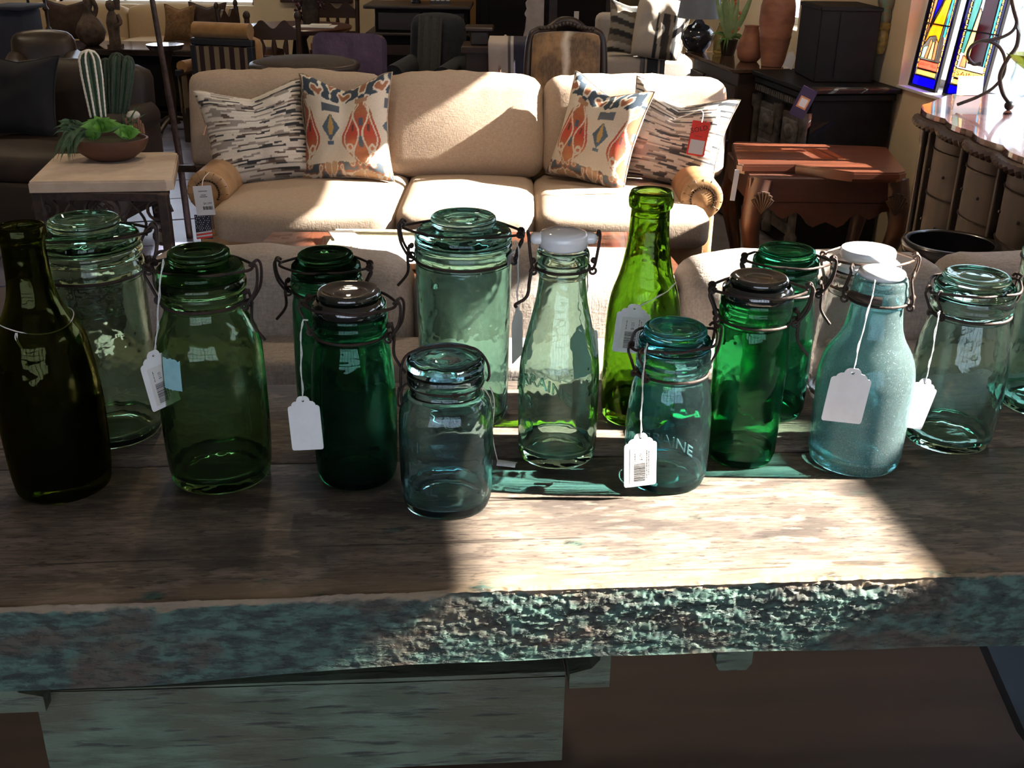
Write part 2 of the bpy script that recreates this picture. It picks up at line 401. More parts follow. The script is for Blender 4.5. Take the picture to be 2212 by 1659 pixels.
# right wall (its direction WD), windows: unseen high ones shaped to throw the sun patches, tall one by the cabinets, a far one
pR = wallpt(YF, 0); LR = (YB + .2 - YF) / WD.y
def s_of(t): return (t - YF) / WD.y
jam = onwall(1940, 188)
T1b = jam.y; SILL1 = jam.z
holes = [(s_of(.15), s_of(1.42), 2.27, 2.685), (s_of(2.95), s_of(T1b), SILL1, 2.38), (s_of(6.9), s_of(7.55), 1.0, 1.9), (s_of(1.58), s_of(2.72), 2.03, 2.50)]
wall_holes('wall_right', pR, WD, LR, WN, .24, holes, PLASTER)
window('window_1', pR, WD, WN, holes[1][0], holes[1][1], holes[1][2], holes[1][3], 3, 1, .20, .05, .05)
window('window_2', pR, WD, WN, holes[0][0], holes[0][1], holes[0][2], holes[0][3], 1, 1, .20, .03, .03)
window('window_6', pR, WD, WN, holes[3][0], holes[3][1], holes[3][2], holes[3][3], 2, 1, .20, .03, .03)
window('window_5', pR, WD, WN, holes[2][0], holes[2][1], holes[2][2], holes[2][3], 1, 2, .20)
for ho, nm in zip(holes, 'abcd'):
    pc = pR + WD * ((ho[0] + ho[1]) / 2) - WN * .22; pc.z = (ho[2] + ho[3]) / 2
    q = WN.to_track_quat('-Z', 'Z').to_euler()
    portal(pc, q, (ho[1] - ho[0]) * .97, (ho[3] - ho[2]) * .97, 'portal_' + nm)
sl = MB(); a_ = (holes[1][0] + holes[1][1]) / 2
Mx = Matrix.Identity(4)
for i in range(3): Mx[i][0] = WD[i]; Mx[i][1] = WN[i]
Mx.translation = pR
WALLM = Mx
sl.box((a_, -.09, SILL1 + .006), (holes[1][1] - holes[1][0] - .004, .20, .012), Mx)
struct(sl.build('trim_1', WHITEP))
# exterior ground and low brick pier seen through the tall window
EXTG = M_('exterior_paving', (.30, .26, .22), (.25, .21, .18), .9, 0, 3)
struct(MB().box((9, 4, -.3), (11, 30, .1)).build('exterior_ground', EXTG))
BRICK = M_('pink_brick', (.55, .28, .22), (.45, .22, .17), .85, 0, 9)
MORT = M_('mortar', (.6, .56, .52), (.5, .47, .44), .9)
bx0 = onwall(2158, 120); pier = thing('brick_pier', 'pale pink brick pier outside the stained glass window', 'brick pier', (bx0.x + .75, bx0.y + .33, -.25), -WANG)
MB().box((0, 0, .75), (.30, .46, 1.5)).build('mortar_core', MORT, pier)
bk = MB().box((0, 0, 0), (.16, .225, .065), None, .004, 1); b0 = None
for r_ in range(19):
    for k in range(2):
        for sx in (-.095, .095):
            if b0 is None: b0 = bk.build('brick', BRICK, pier); o = b0
            else: o = b0.copy(); COL.objects.link(o); o.parent = pier
            o.location = (sx, -.118 + .236 * k + (.012 if r_ % 2 else -.012), .06 + r_ * .077)
# fill lamps added on the unseen ceiling to warm and brighten the room
LENS = bpy.data.materials.new('fill_lamp_lens'); LENS.use_nodes = True
_e = LENS.node_tree.nodes.get('Principled BSDF'); _e.inputs['Emission Color'].default_value = (1, .78, .5, 1); _e.inputs['Emission Strength'].default_value = 6
for lx, ly, lb in ((-4.2, 9.8, 'back left'), (-1.6, 9.6, 'back middle'), (.1, 8.2, 'back right'), (-4.0, 6.6, 'middle left'), (-1.4, 6.4, 'centre'), (-3.6, 3.2, 'front left'), (-.6, 3.4, 'front'), (1.0, 4.7, 'right')):
    t = thing('fill_lamp', 'added unseen warm fill lamp at the %s of the shop' % lb, 'lamp', (lx, ly, H))
    MB().lathe([(-.02, .09), (-.02, .10), (-.012, .11), (0, .11), (0, .09)], 24).build('trim_ring', WHITEP, t, 40)
    MB().lathe([(-.006, 0), (-.006, .09), (-.001, .09)], 24).build('lens', LENS, t)
    d = bpy.data.lights.new('fill_lamp_light', 'SPOT'); d.energy = FILL_W; d.color = (1, .80, .55); d.spot_size = R(120); d.spot_blend = .6; d.shadow_soft_size = .09
    o = bpy.data.objects.new('fill_bulb', d); COL.objects.link(o); o.parent = t; o.location = (0, 0, -.04)
# ================================================================ workbench
ZT = 1.02
BA = R(4.6)
bo = Vector((0.0, .842, ZT))    # a point of the front top edge; local x along the bench, y to the back
bench = thing('workbench', 'long rustic plank workbench with chipped green paint on its front edge', 'workbench', (bo.x, bo.y, 0), BA)
def bench_mat():
    m, nt, p, out = newmat('worn_bench_wood')
    tc = nd(nt, 'ShaderNodeTexCoord'); sp = nd(nt, 'ShaderNodeSeparateXYZ'); nt.links.new(tc.outputs['Object'], sp.inputs[0])
    g = noise_fac(nt, 90, (.06, 1, 1), 6, .3, .7); big = noise_fac(nt, 5, (.6, 1.4, 1), 5, .38, .62); mid = noise_fac(nt, 40, (.35, 1, 1), 7, .44, .58); sp1 = noise_fac(nt, 330, (.22, 1, 1), 3, .58, .68)
    crk = noise_fac(nt, 60, (.03, 1, 1), 3, .665, .685)
    col = mixc(nt, g, (.13, .098, .076), (.21, .165, .13)); col = mixc(nt, math_(nt, 'MULTIPLY', big, .8), col, (.052, .040, .034))
    col = mixc(nt, math_(nt, 'MULTIPLY', mid, .55), col, (.29, .225, .17)); fg = noise_fac(nt, 420, (.10, 1, 1), 4, .42, .60); col = mixc(nt, math_(nt, 'MULTIPLY', fg, .55), col, (.055, .042, .034))
    col = mixc(nt, math_(nt, 'MULTIPLY', sp1, .75), col, (.03, .022, .018)); col = mixc(nt, math_(nt, 'MULTIPLY', crk, .8), col, (.02, .014, .011))
    fk = noise_fac(nt, 75, (.3, 1, 1), 6, .56, .62); col = mixc(nt, math_(nt, 'MULTIPLY', fk, .55), col, (.30, .235, .19)); dk_ = noise_fac(nt, 14, (.5, 1, 1), 6, .54, .62); col = mixc(nt, math_(nt, 'MULTIPLY', dk_, .5), col, (.05, .04, .036))
    # worn pale strip along the front edge
    wf = nd(nt, 'ShaderNodeMapRange'); wf.inputs['From Min'].default_value = .052; wf.inputs['From Max'].default_value = .0
    nt.links.new(math_(nt, 'ADD', sp.outputs['Y'], math_(nt, 'MULTIPLY', mid, .02)), wf.inputs['Value'])
    col = mixc(nt, math_(nt, 'MULTIPLY', wf.outputs[0], .8), col, (.27, .19, .112))
    # paint on the front face, with a ragged upper border
    rag = noise_fac(nt, 45, (.5, 1, 1), 4, 0, 1); zz = math_(nt, 'ADD', sp.outputs['Z'], math_(nt, 'MULTIPLY', math_(nt, 'SUBTRACT', rag, .5), .030))
    pf = nd(nt, 'ShaderNodeMapRange'); pf.inputs['From Min'].default_value = ZT - .004; pf.inputs['From Max'].default_value = ZT - .007; nt.links.new(zz, pf.inputs['Value'])
    c1 = noise_fac(nt, 80, (.45, 1, 1.2), 7, .44, .58); c2 = noise_fac(nt, 11, (.6, 1, 1), 5, .52, .6); c3 = noise_fac(nt, 150, (.4, 1, 1), 4, .48, .62)
    pc = mixc(nt, c1, (.068, .125, .098), (.034, .050, .042)); pc = mixc(nt, math_(nt, 'MULTIPLY', c2, .75), pc, (.085, .055, .038)); pc = mixc(nt, math_(nt, 'MULTIPLY', c3, .75), pc, (.020, .022, .018))
    col = mixc(nt, pf.outputs[0], col, pc)
    nt.links.new(col, p.inputs['Base Color']); p.inputs['Roughness'].default_value = .62; p.inputs['Specular IOR Level'].default_value = .4
    hgt = math_(nt, 'ADD', math_(nt, 'MULTIPLY', g, .5), math_(nt, 'ADD', math_(nt, 'MULTIPLY', c3, pf.outputs[0]), math_(nt, 'MULTIPLY', crk, -1.0)))
    bump(nt, p, hgt, .5, .0018)
    return m
BENCHM = bench_mat()
def paint_mat(name, a, b, c_):
    m, nt, p, out = newmat(name)
    f1 = noise_fac(nt, 45, (.3, 1, 1.3), 8, .42, .60); f2 = noise_fac(nt, 4, (1, 1, 1), 4, .45, .6); f3 = noise_fac(nt, 130, (.12, 1, 1), 5, .56, .64)
    col = mixc(nt, f1, a, b); col = mixc(nt, math_(nt, 'MULTIPLY', f2, .6), col, c_); col = mixc(nt, math_(nt, 'MULTIPLY', f3, .7), col, (.02, .02, .018))
    nt.links.new(col, p.inputs['Base Color']); p.inputs['Roughness'].default_value = .55
    bump(nt, p, math_(nt, 'ADD', f1, f3), .4, .0015); return m
TEAL = paint_mat('worn_green_paint', (.078, .10, .066), (.125, .175, .125), (.095, .078, .046))
SHELFM = wood('brown_shelf_wood', (.085, .046, .026), (.03, .017, .010), .6, 9)
def plank(name, y0, y1, x0, x1, th, rough_front):
    mb = MB(); nx = 1100 if rough_front else 60
    sec = []
    if rough_front:
        nf = 34
        sec += [(y1, -th), (y0 + .02, -th)]
        sec += [(y0, -th + th * k / nf) for k in range(nf + 1)]
        sec += [(y0 + .003, .0), (y0 + .008, 0), (y0 + .02, 0), (y0 + .05, 0), ((y0 + y1) / 2, 0), (y1 - .003, 0), (y1, -.004)]
    else: sec = [(y1, -th), (y0, -th), (y0, -.003), (y0 + .003, 0), ((y0 + y1) / 2, 0), (y1 - .004, 0), (y1, -.004)]
    ns = len(sec)
    def fn(u, v):
        if rough_front: x = -.62 + 1.32 * (u - .02) / .96 if .02 <= u <= .98 else (x0 + (-.62 - x0) * u / .02 if u < .02 else .70 + (x1 - .70) * (u - .98) / .02)
        else: x = x0 + (x1 - x0) * u
        k = min(ns - 1, int(round(v * (ns - 1)))); y, z = sec[k]
        if rough_front:
            zb = -th + .006 * (mnoise.noise(Vector((x * 2.2, 1.3, 0))) + .4 * mnoise.noise(Vector((x * 9, 4.3, 0)))) + (-.012 if x < -.1 else 0) * min(1, (-.1 - x) * 4 if x < -.1 else 0)
            if z < -th + 1e-6: z = zb
            elif y == y0:
                q = (z + th) / th; z = zb * (1 - q)
                e = max(0, min(1, (x + .22) / .25)) * max(.35, min(1, (.62 - x) / .2)) * (.25 + .75 * min(1, q * 1.6))
                n1 = mnoise.fractal(Vector((x * 40 + z * 20, z * 130, .7)), .9, 2.0, 5); n2 = mnoise.fractal(Vector((x * 150 + z * 60, z * 520, 3.1)), .8, 2.0, 3)
                n3 = mnoise.noise(Vector((x * 17 - z * 12, z * 38, 5.5)))
                y = y0 + (abs(n1) * .0042 + n2 * .0015 + max(0, n3) * .007 * q) * (.22 + .78 * e) + .006 * max(0, q - .75) * 4 * e
                if q > .97: y += .001 + .003 * abs(mnoise.noise(Vector((x * 60, 9, 2))))
            elif z == 0 and y < y0 + .01:
                y += .001 + .003 * abs(mnoise.noise(Vector((x * 60, 9, 2)))); z -= .002
        return (x, y, ZT + z)
    mb.grid(fn, nx, ns - 1)
    # end caps
    for e in (0, nx):
        mb.f.append(tuple(j * (nx + 1) + e for j in range(ns))); mb.mi.append(0)
    return mb.build(name, BENCHM, bench, 50 if not rough_front else 60)
plank('top_plank', 0.0, .272, -1.15, 1.35, .082, True)
plank('top_plank', .2745, .505, -1.15, 1.35, .075, False)
# drawer front, runners, blocks, lower shelf and trestle legs
def bl(px, py, yl, zz=None):  # pixel on the vertical plane y_local = yl -> bench-local point
    n = Vector((-math.sin(BA), math.cos(BA), 0)); p0 = Vector((bo.x, bo.y, 0)) + n * yl
    r = ray(px, py); t = (p0 - CAM).dot(n) / r.dot(n); w = CAM + r * t
    return bench_inv @ w
bench_inv = (Matrix.Translation((bo.x, bo.y, 0)) @ Matrix.Rotation(BA, 4, 'Z')).inverted()
dl = bl(75, 1500, .03); dr = bl(1222, 1440, .03); db = bl(1206, 1642, .03)
drw = MB(); dx0, dx1, dz0, dz1 = dl.x, dr.x, db.z, ZT - .121
def dfn(u, v):
    x = dx0 + (dx1 - dx0) * u; z = dz0 + (dz1 - dz0) * v
    return (x, .03 + .0012 * mnoise.noise(Vector((x * 12, z * 30, 0))), z - (.006 * u if v > .98 else .0))
drw.grid(dfn, 80, 24)
for a, b in ((0, 1),): pass
drw.box(((dx0 + dx1) / 2, .045, (dz0 + dz1) / 2), (dx1 - dx0, .026, dz1 - dz0))
drw.build('drawer_front', TEAL, bench, 40)
dbx = MB()
for x in (dx0 + .012, dx1 - .012): dbx.box((x, .26, (dz0 + dz1) / 2), (.018, .40, dz1 - dz0 - .03))
dbx.box(((dx0 + dx1) / 2, .26, dz0 + .02), (dx1 - dx0 - .03, .40, .012)); dbx.box(((dx0 + dx1) / 2, .46, (dz0 + dz1) / 2), (dx1 - dx0 - .03, .018, dz1 - dz0 - .03))
dbx.build('drawer_box', SHELFM, bench)
def runner(pa, pb, mirror):
    """L-shaped hooked rail the drawer hangs in; pa, pb = upper outer and lower corners on the front plane"""
    mb = MB(); w = abs(pb.x - pa.x); zt_ = ZT - .07; h_ = zt_ - pb.z
    poly = [(0, 0), (w, 0), (w, -h_), (-.012, -h_), (-.012, -h_ + .018), (.010, -h_ + .024), (.018, -h_ + .034), (.020, 0)]
    if mirror: poly = [(w - p[0], p[1]) for p in poly][::-1]
    Mx_ = Matrix.Translation((min(pa.x, pb.x), .43, zt_)) @ Matrix.Rotation(R(90), 4, 'X')
    mb.prism(poly, 0.0, .43 - .014, Mx_)
    return mb.build('drawer_runner', TEAL, bench, 30, True)
runner(bl(1258, 1420, .014), bl(1316, 1484, .014), False)
runner(bl(-40, 1470, .014), bl(72, 1538, .014), True)
k1 = bl(1545, 1450, .012); k2 = bl(1622, 1450, .012); kt = ZT - .07 - k1.z
MB().prism([(k1.x, 0), (k2.x, 0), (k2.x, -kt + .008), (k2.x - .005, -kt), (k1.x + .004, -kt), (k1.x, -kt + .008)], -.12, 0, Matrix.Translation((0, .012, ZT - .07)) @ Matrix.Rotation(R(90), 4, 'X')).build('cleat', TEAL, bench, 30, True)
sh = MB().box((.1, .30, .60), (2.1, .40, .035), None, .004, 1).box((.1, .075, .60), (2.1, .046, .035), None, .004, 1)
sh.build('lower_shelf', SHELFM, bench)
GREYB = M_('grey_blue_painted_wood', (.045, .06, .075), (.03, .038, .045), .6, 0, 9)
for x, nm in ((-.98, 0), (1.02, 1)):
    for y in (.06, .44):
        MB().box((x, y, .47), (.085, .085, .94), None, .006, 1).build('leg', GREYB, bench)
gp = bl(2120, 1450, .10); gq = bl(2212, 1600, .10)
brc = MB(); brc.prism([(gp.x - .03, ZT - .09), (gp.x + .06, ZT - .09), (gq.x + .20, .64), (gq.x + .06, .64)], 0, .05, Matrix.Translation((0, .20, 0)) @ Matrix.Rotation(R(90), 4, 'X'))
brc.build('brace', GREYB, bench, 30, True)
# ================================================================ glass jars and bottles
def refine(prof, n=5):
    """smooth a (z, r) silhouette in mm into metres"""
    pts = smooth_path([(r, 0, z) for z, r in prof], n)
    return [(p.z / 1000, p.x / 1000) for p in pts]
def rprof(prof):
    def f(z):
        for (z0, r0), (z1, r1) in zip(prof, prof[1:]):
            if z0 <= z <= z1: return r0 + (r1 - r0) * (z - z0) / max(1e-6, z1 - z0)
        return prof[-1][1]
    return f
def vessel(root, prof, t, base, gs, sq=None, neck=None, n=56):
    """glass vessel of three joined zones: solid base puck, thin wall, solid ringed neck and lip"""
    body = [q for q in prof if q[0] > .006]; zt, rt = body[-1]; neck = neck if neck is not None else zt - .03
    r0 = prof[0][1]; f = rprof(prof); zb = base + .003
    mb = MB(); wall = [(zb, f(zb))] + [q for q in body if zb < q[0] < neck] + [(neck, f(neck))]
    wl = wall + [(z, r - t) for z, r in wall[::-1]] + [wall[0]]
    mb.lathe(wl, n, None, sq); mb.cur = 1
    mb.lathe([(.003, 0), (.003, r0 * .55), (.0006, r0 * .80), (0, r0 * .90), (.0012, r0 * .965), (.0045, r0 * .995), (zb, f(zb) - .0002), (zb + .004, f(zb) - .0006), (zb + .003, f(zb) - t), (base, (r0 - t) * .93), (base - .001, r0 * .5), (base + .001, 0)], n, None, sq)
    up = [q for q in body if q[0] > neck]; rin = min([r for z, r in up] + [f(neck)]) - t
    mb.lathe([(neck, rin + .0008), (neck, f(neck) - .0002)] + up + [(zt + .0015, rt - .0012), (zt + .0018, rt - t * .6), (zt + .0006, rt - t), (zt - .004, rin), (neck, rin + .0008)], n, None, sq)
    return mb.build('glass_body', gs, root, 70)
def circ(r, z, n=40, cx=0, cy=0): return [(cx + r * math.cos(2 * PI * k / n), cy + r * math.sin(2 * PI * k / n), z) for k in range(n)]
def lid_profile(zl, rL, rd, zd, zt):
    """flat-topped clamp lid: rim at zl radius rL, shoulder in to neck of disc, disc of radius rd from zd to zt, dished top"""
    return [(zl - .004, 0.0), (zl - .004, rL - .004), (zl, rL - .001), (zl + .004, rL), (zl + .010, rL - .001), (zl + .014, rL - .005), (zd - .006, rd + .004), (zd - .003, rd - .002), (zd, rd - .001), (zd + .002, rd + .001), (zt - .002, rd), (zt, rd - .0025), (zt - .0004, rd - .006), (zt - .003, rd - .009), (zt - .0035, rd * .45), (zt - .0025, rd * .38), (zt - .003, 0.0)]
def clamp(root, zw, rw, zl, rl, rd, ang, lever='lever', w=.0017, mat=None):
    """bail wire rig: neck ring, loop over the lid shoulder, hinge eyelets and lever with a hooked tail; lever points along ang"""
    mat = mat or IRON; Mz = Matrix.Rotation(ang, 4, 'Z')
    MB().tube(circ(rw + w * .6, zw), w, 6, True, Mz).build('neck_wire', mat, root, 60)
    e = rl + .010; y1 = rd + .0035
    lp = smooth_path([(-e, -.010, zl + .001), (-rd * .75, -y1, zl + .004), (0, -y1 - .002, zl + .004), (rd * .75, -y1, zl + .004), (e, -.010, zl + .004), (e + .002, .0, zl + .006), (e, .010, zl + .004), (rd * .75, y1, zl + .004), (0, y1 + .002, zl + .004), (-rd * .75, y1, zl + .004), (-e, .010, zl + .001), (-e - .002, 0, zl - .001)], 5, True)
    MB().tube(lp, w, 6, True, Mz).build('bail_loop', mat, root, 60)
    hg = MB(); ew = rw + .004
    for s_ in (-1, 1):
        hg.tube(smooth_path([(-e + .002, s_ * .010, zl + .003), (-e - .003, s_ * .0105, zl - .004), (-(e + ew) / 2 - .002, s_ * .011, (zl + zw) / 2), (-ew, s_ * .011, zw + .002)], 4), w * .95, 6, False, Mz)
        hg.tube([(-ew + .0035 * math.cos(a), s_ * .011, zw + .0035 * math.sin(a)) for a in [2 * PI * k / 10 for k in range(10)]], w * .9, 5, True, Mz)
        hg.tube([(-e + .0032 * math.cos(a), s_ * .010, zl + .001 + .0032 * math.sin(a)) for a in [2 * PI * k / 10 for k in range(10)]], w * .9, 5, True, Mz)
    hg.bar((-ew - .001, -.012, zw), (-ew - .001, .012, zw), w * .9, None, 6, Mz)
    hg.build('hinge', mat, root, 60)
    lv = MB()
    for s_ in (-1, 1):
        lv.tube(smooth_path([(e + .001, s_ * .006, zl + .008), (e + .006, s_ * .006, zl + .011), (e + .009, s_ * .006, zl + .004), (e + .006, s_ * .0062, (zl + zw) / 2), (ew + .003, s_ * .0065, zw - .002)], 4), w * .95, 6, False, Mz)
        lv.tube([(ew + .002 + .0036 * math.cos(a), s_ * .0065, zw - .002 + .0036 * math.sin(a)) for a in [2 * PI * k / 10 for k in range(10)]], w * .9, 5, True, Mz)
    lv.tube([(e + .004, -.006, zl + .0105), (e + .005, 0, zl + .0115), (e + .004, .006, zl + .0105)], w * .95, 6, False, Mz)
    lv.ball((ew + .0015, 0, zw + .012), (.0032, .007, .0032), 8, 6, Mz)
    if lever == 'lever':
        lv.tube(smooth_path([(ew + .003, .004, zw + .014), (ew + .006, .003, zw), (ew + .006, .0, zw - .018), (ew + .010, -.001, zw - .028), (ew + .020, -.003, zw - .040)], 5), w * 1.05, 6, False, Mz)
    lv.build(lever, mat, root, 60)
def emboss(root, lines, rfun, ang0, mat, arch=0.0, size=.014, th=.0014):
    """raised glass lettering following the wall; arch bends the line up over its middle"""
    mb = MB()
    for txt, zc, sz in lines:
        vs_, fs = text_verts(txt, sz); n = len(vs_); out = []
        for e in (.0001, th):
            for p in vs_:
                y = p.y - arch * p.x ** 2; z = zc + y; r = rfun(z) + e; a = ang0 + p.x / r
                out.append((r * math.sin(a), -r * math.cos(a), z))
        from collections import Counter
        ec = Counter()
        for f in fs:
            for i in range(len(f)): ec[(f[i], f[(i + 1) % len(f)])] += 1
        side = [(a, b, b + n, a + n) for (a, b) in ec if (b, a) not in ec]
        mb.add(out, [f[::-1] for f in fs] + [tuple(i + n for i in f) for f in fs] + side)
    mb.build('embossed_lettering', mat, root, 30, True)
def jar(name, label, loc, body_mm, T, cat='jar', lid=None, ang=0.0, lever='lever', zw=None, t=.0035, film=.03, dust=0, lidT=None, sq=None, group=None, base=.008, dens=1.0, wav=.35, lidfilm=None, neck=None, rough=.012):
    root = thing(name, label, cat, (loc[0], loc[1], ZT), 0, group)
    prof = refine(body_mm)
    gs = solid_glass(name + '_thick_glass', tuple(q ** .5 for q in T), rough, film * .25, dust)
    vessel(root, prof, t, base, gs, sq, (neck if neck is not None else (zw - 5 if zw else body_mm[-1][0] - 30)) / 1000)
    if lid:
        zl, rL, rd, zd, zt = [q / 1000 for q in lid]
        lg = solid_glass(name + '_lid_glass', tuple(q ** .55 for q in (lidT or T))) if max(lidT or T) > .03 else BLKG
        lo = MB().lathe(lid_profile(zl, rL, rd, zd, zt), 56).build('glass_lid', lg, root, 60)
        if zw is not None:
            clamp(root, zw / 1000, rprof(prof)(zw / 1000), zl + (zd - .006 - zl) * .62, rL, rd, ang, lever)
    return root, prof, gs
BLKG = M_('black_glass', (.004, .005, .005), (.006, .008, .007), .07, 0, 30, bs=.35, bscale=70, spec=.8, coat=1.0)
# 1 dark olive bottle, far left
j1, pr1, g1 = jar('olive_bottle', 'dark olive open-necked wine bottle at the left end of the bench', (-.4951, 1.0377),
    [(0, 49.9), (22, 51.8), (55, 53.5), (92, 54), (125, 52.3), (158, 48.7), (173, 46), (183, 42.5), (194, 36.5), (205, 30.6), (219, 25.3), (235, 22.4), (255, 21.4), (267, 21.1), (279, 21.2), (280.5, 23.6), (287, 24), (293, 23.2)], (.11, .125, .02), 'bottle', film=.02, t=.004, base=.016, neck=274)
tie = MB().tube([(x, y, z + .004 * math.sin(2 * a)) for a, (x, y, z) in zip([2 * PI * k / 40 for k in range(40)], circ(.0368, .1935))], .0006, 5, True)
tie.tube(smooth_path([(-.004, -.0375, .193), (-.003, -.0395, .186), (.001, -.0415, .178), (.003, -.043, .172)], 4), .0007, 5).tube(smooth_path([(-.005, -.0375, .193), (-.005, -.040, .187), (.003, -.0425, .174)], 4), .0006, 5)
st1 = tie.build('tied_string', STRING); st1.location = (-.4951, 1.0377, ZT); tag(st1, 'loose white string knotted round the neck of the olive bottle', 'string')
# 2 large pale green clamp jar
j2, pr2, g2 = jar('clamp_jar', 'large pale green clamp-lid jar behind the olive bottle', (-.486, 1.1728),
    [(0, 55.5), (20, 57), (80, 57.6), (139, 57.7), (191, 58.0), (203, 57.6), (207, 58.5), (213, 59.3), (219, 58.3), (222, 57.6), (227, 59.2), (232, 59.2), (236, 57.5)], (.66, .82, .66), lid=(237, 58.5, 38.6, 258, 267), ang=R(10), zw=205, film=.03, lidT=(.42, .66, .5))
emboss(j2, [('IDEAL', .172, .022)], rprof(pr2), R(24), g2)
# 3 squat green jar with rusty clamp
j3, pr3, g3 = jar('clamp_jar', 'broad-shouldered green clamp jar with heavy rusty wire and a torn blue sticker', (-.3279, 1.0678),
    [(0, 54.5), (20, 56.5), (53, 57.9), (100, 57.9), (132, 57.5), (158, 56.2), (170, 53.8), (178, 51), (188, 46), (196, 42.6), (204, 41), (208, 42), (212, 43.6), (217, 44.4), (220, 43.8), (224, 46), (229, 46.4), (233, 45)], (.40, .58, .36), lid=(234, 45.5, 31.5, 253, 263), ang=R(-8), zw=207.5, film=.02, lidT=(.10, .22, .10), base=.012)
stk = MB()
def stf(u, v):
    a = R(-27 + 24 * (u - .5)); z = .143 + .034 * (v - .5) + .004 * mnoise.noise(Vector((u * 5, v * 3, 1))); r = rprof(pr3)(z) + .0006
    return (r * math.sin(a), -r * math.cos(a), z)
stk.grid(stf, 10, 10); stk.build('torn_sticker', M_('blue_sticker', (.20, .42, .46), (.28, .5, .5), .7, 0, 60), j3)
# 4 dark green jar at the back
j4, pr4, g4 = jar('clamp_jar', 'dark green clamp jar standing behind the emerald jar, against the grey sofa', (-.2299, 1.2525),
    [(0, 43), (12, 45), (30, 46), (90, 45.5), (136, 44.2), (150, 42.6), (158, 41.2), (162, 41.8), (165, 43.6), (170, 44), (174, 42.8), (178, 43.2), (181, 42.4)], (.20, .52, .34), lid=(182, 42.8, 33.4, 198, 207), ang=R(185), zw=160, film=.03, lidT=(.03, .10, .05))
# 5 emerald jar with black lid
j5, pr5, g5 = jar('clamp_jar', 'slim dark emerald clamp jar with near-black lid, blank tag at its side', (-.1742, 1.0714),
    [(0, 43.5), (14, 45.2), (61, 46.5), (110, 45.8), (140, 43.4), (155, 41), (166, 38), (171, 37.6), (175, 38.4), (179, 40), (184, 40.3), (188, 39.3), (192, 40), (196, 39.6)], (.11, .42, .26), lid=(197, 39.8, 33, 212, 221), ang=R(-12), zw=172, film=.025, lidT=(.012, .014, .014))
# 6 mason jar
root6 = thing('mason_jar', 'pale aqua mason jar with wire bail over a domed glass lid, nearest the front edge', 'jar', (-.069, 1.0162, ZT))
prof6 = refine([(0, 46.5), (8, 48.3), (44, 49.6), (89, 49.8), (107, 49), (117, 46.8), (124, 43), (129, 38.8), (135, 37), (140, 37), (143, 39), (148, 40.2), (153, 39.4)])
vessel(root6, prof6, .0038, .009, solid_glass('mason_thick_glass', (.83, .945, .95), .01, .008), 2.35, .131)
MB().lathe([(.154, 0), (.154, .036), (.156, .0402), (.162, .0406), (.167, .0392), (.1695, .0365), (.1700, .034), (.1686, .031), (.1682, .020), (.1696, .0165), (.1702, .010), (.1720, .006), (.1725, 0)], 48).build('glass_lid', solid_glass('mason_lid_glass', (.80, .93, .95)), root6, 60)
w_ = .0014; Ma = Matrix.Rotation(R(6), 4, 'Z')
MB().tube([(q.x, q.y, q.z) for q in [Vector(p) for p in circ(.0388, .1405)]], w_, 6, True).build('neck_wire', IRON, root6, 60)
MB().tube(smooth_path([(-.046, -.004, .122), (-.0465, -.003, .14), (-.0455, -.002, .158), (-.038, -.001, .172), (-.018, 0, .1785), (.006, 0, .1795), (.03, 0, .176), (.0425, 0, .162), (.0455, 0, .146), (.043, 0, .139)], 5), w_, 6, False, Ma).build('bail_wire', IRON, root6, 60)
lv = MB().tube(smooth_path([(-.0395, -.006, .141), (-.044, -.006, .138), (-.047, -.005, .126), (-.0455, -.004, .113), (-.0505, -.002, .118), (-.0485, 0, .135)], 5), w_, 6, False, Ma)
lv.tube([(.012 + .003 * math.cos(a), -.0395, .1405 + .003 * math.sin(a)) for a in [2 * PI * k / 10 for k in range(10)]], .0009, 5, True).tube(smooth_path([(.013, -.040, .139), (.018, -.039, .1425), (.023, -.037, .141)], 4), .0009, 5)
lv.build('lever', IRON, root6, 60)
emboss(root6, [('ATLAS', .083, .018), ('E-Z', .062, .016), ('SEAL', .036, .018)], lambda z: .0492, R(-30), solid_glass('mason_lettering', (.72, .88, .9), .05, .10), 0, .018, .0010)
# 7 tall aqua jar
j7, pr7, g7 = jar('clamp_jar', 'tall straight-sided aqua clamp jar, tallest jar in the middle of the row', (-.0606, 1.2371),
    [(0, 53.5), (15, 55), (60, 56), (121, 56.8), (180, 57.6), (199, 57.9), (206, 57.2), (210, 58.2), (216, 59), (221, 58.2), (225, 58.8), (229, 58)], (.62, .91, .81), lid=(230, 58.4, 38.4, 251, 260), ang=R(176), zw=208, film=.08, lidT=(.55, .86, .79))
MB().box((.0605, -.004, .214), (.003, .030, .012), Matrix.Rotation(R(-14), 4, 'Z'), .0008, 1).build('hinge_plate', M_('grey_metal', (.3, .3, .29), (.2, .19, .18), .4, .8, 40), j7)
MB().ball((-.030, -.0505, .187), (.0035, .0018, .0046), 10, 6).build('air_bubble', g7, j7, 90)
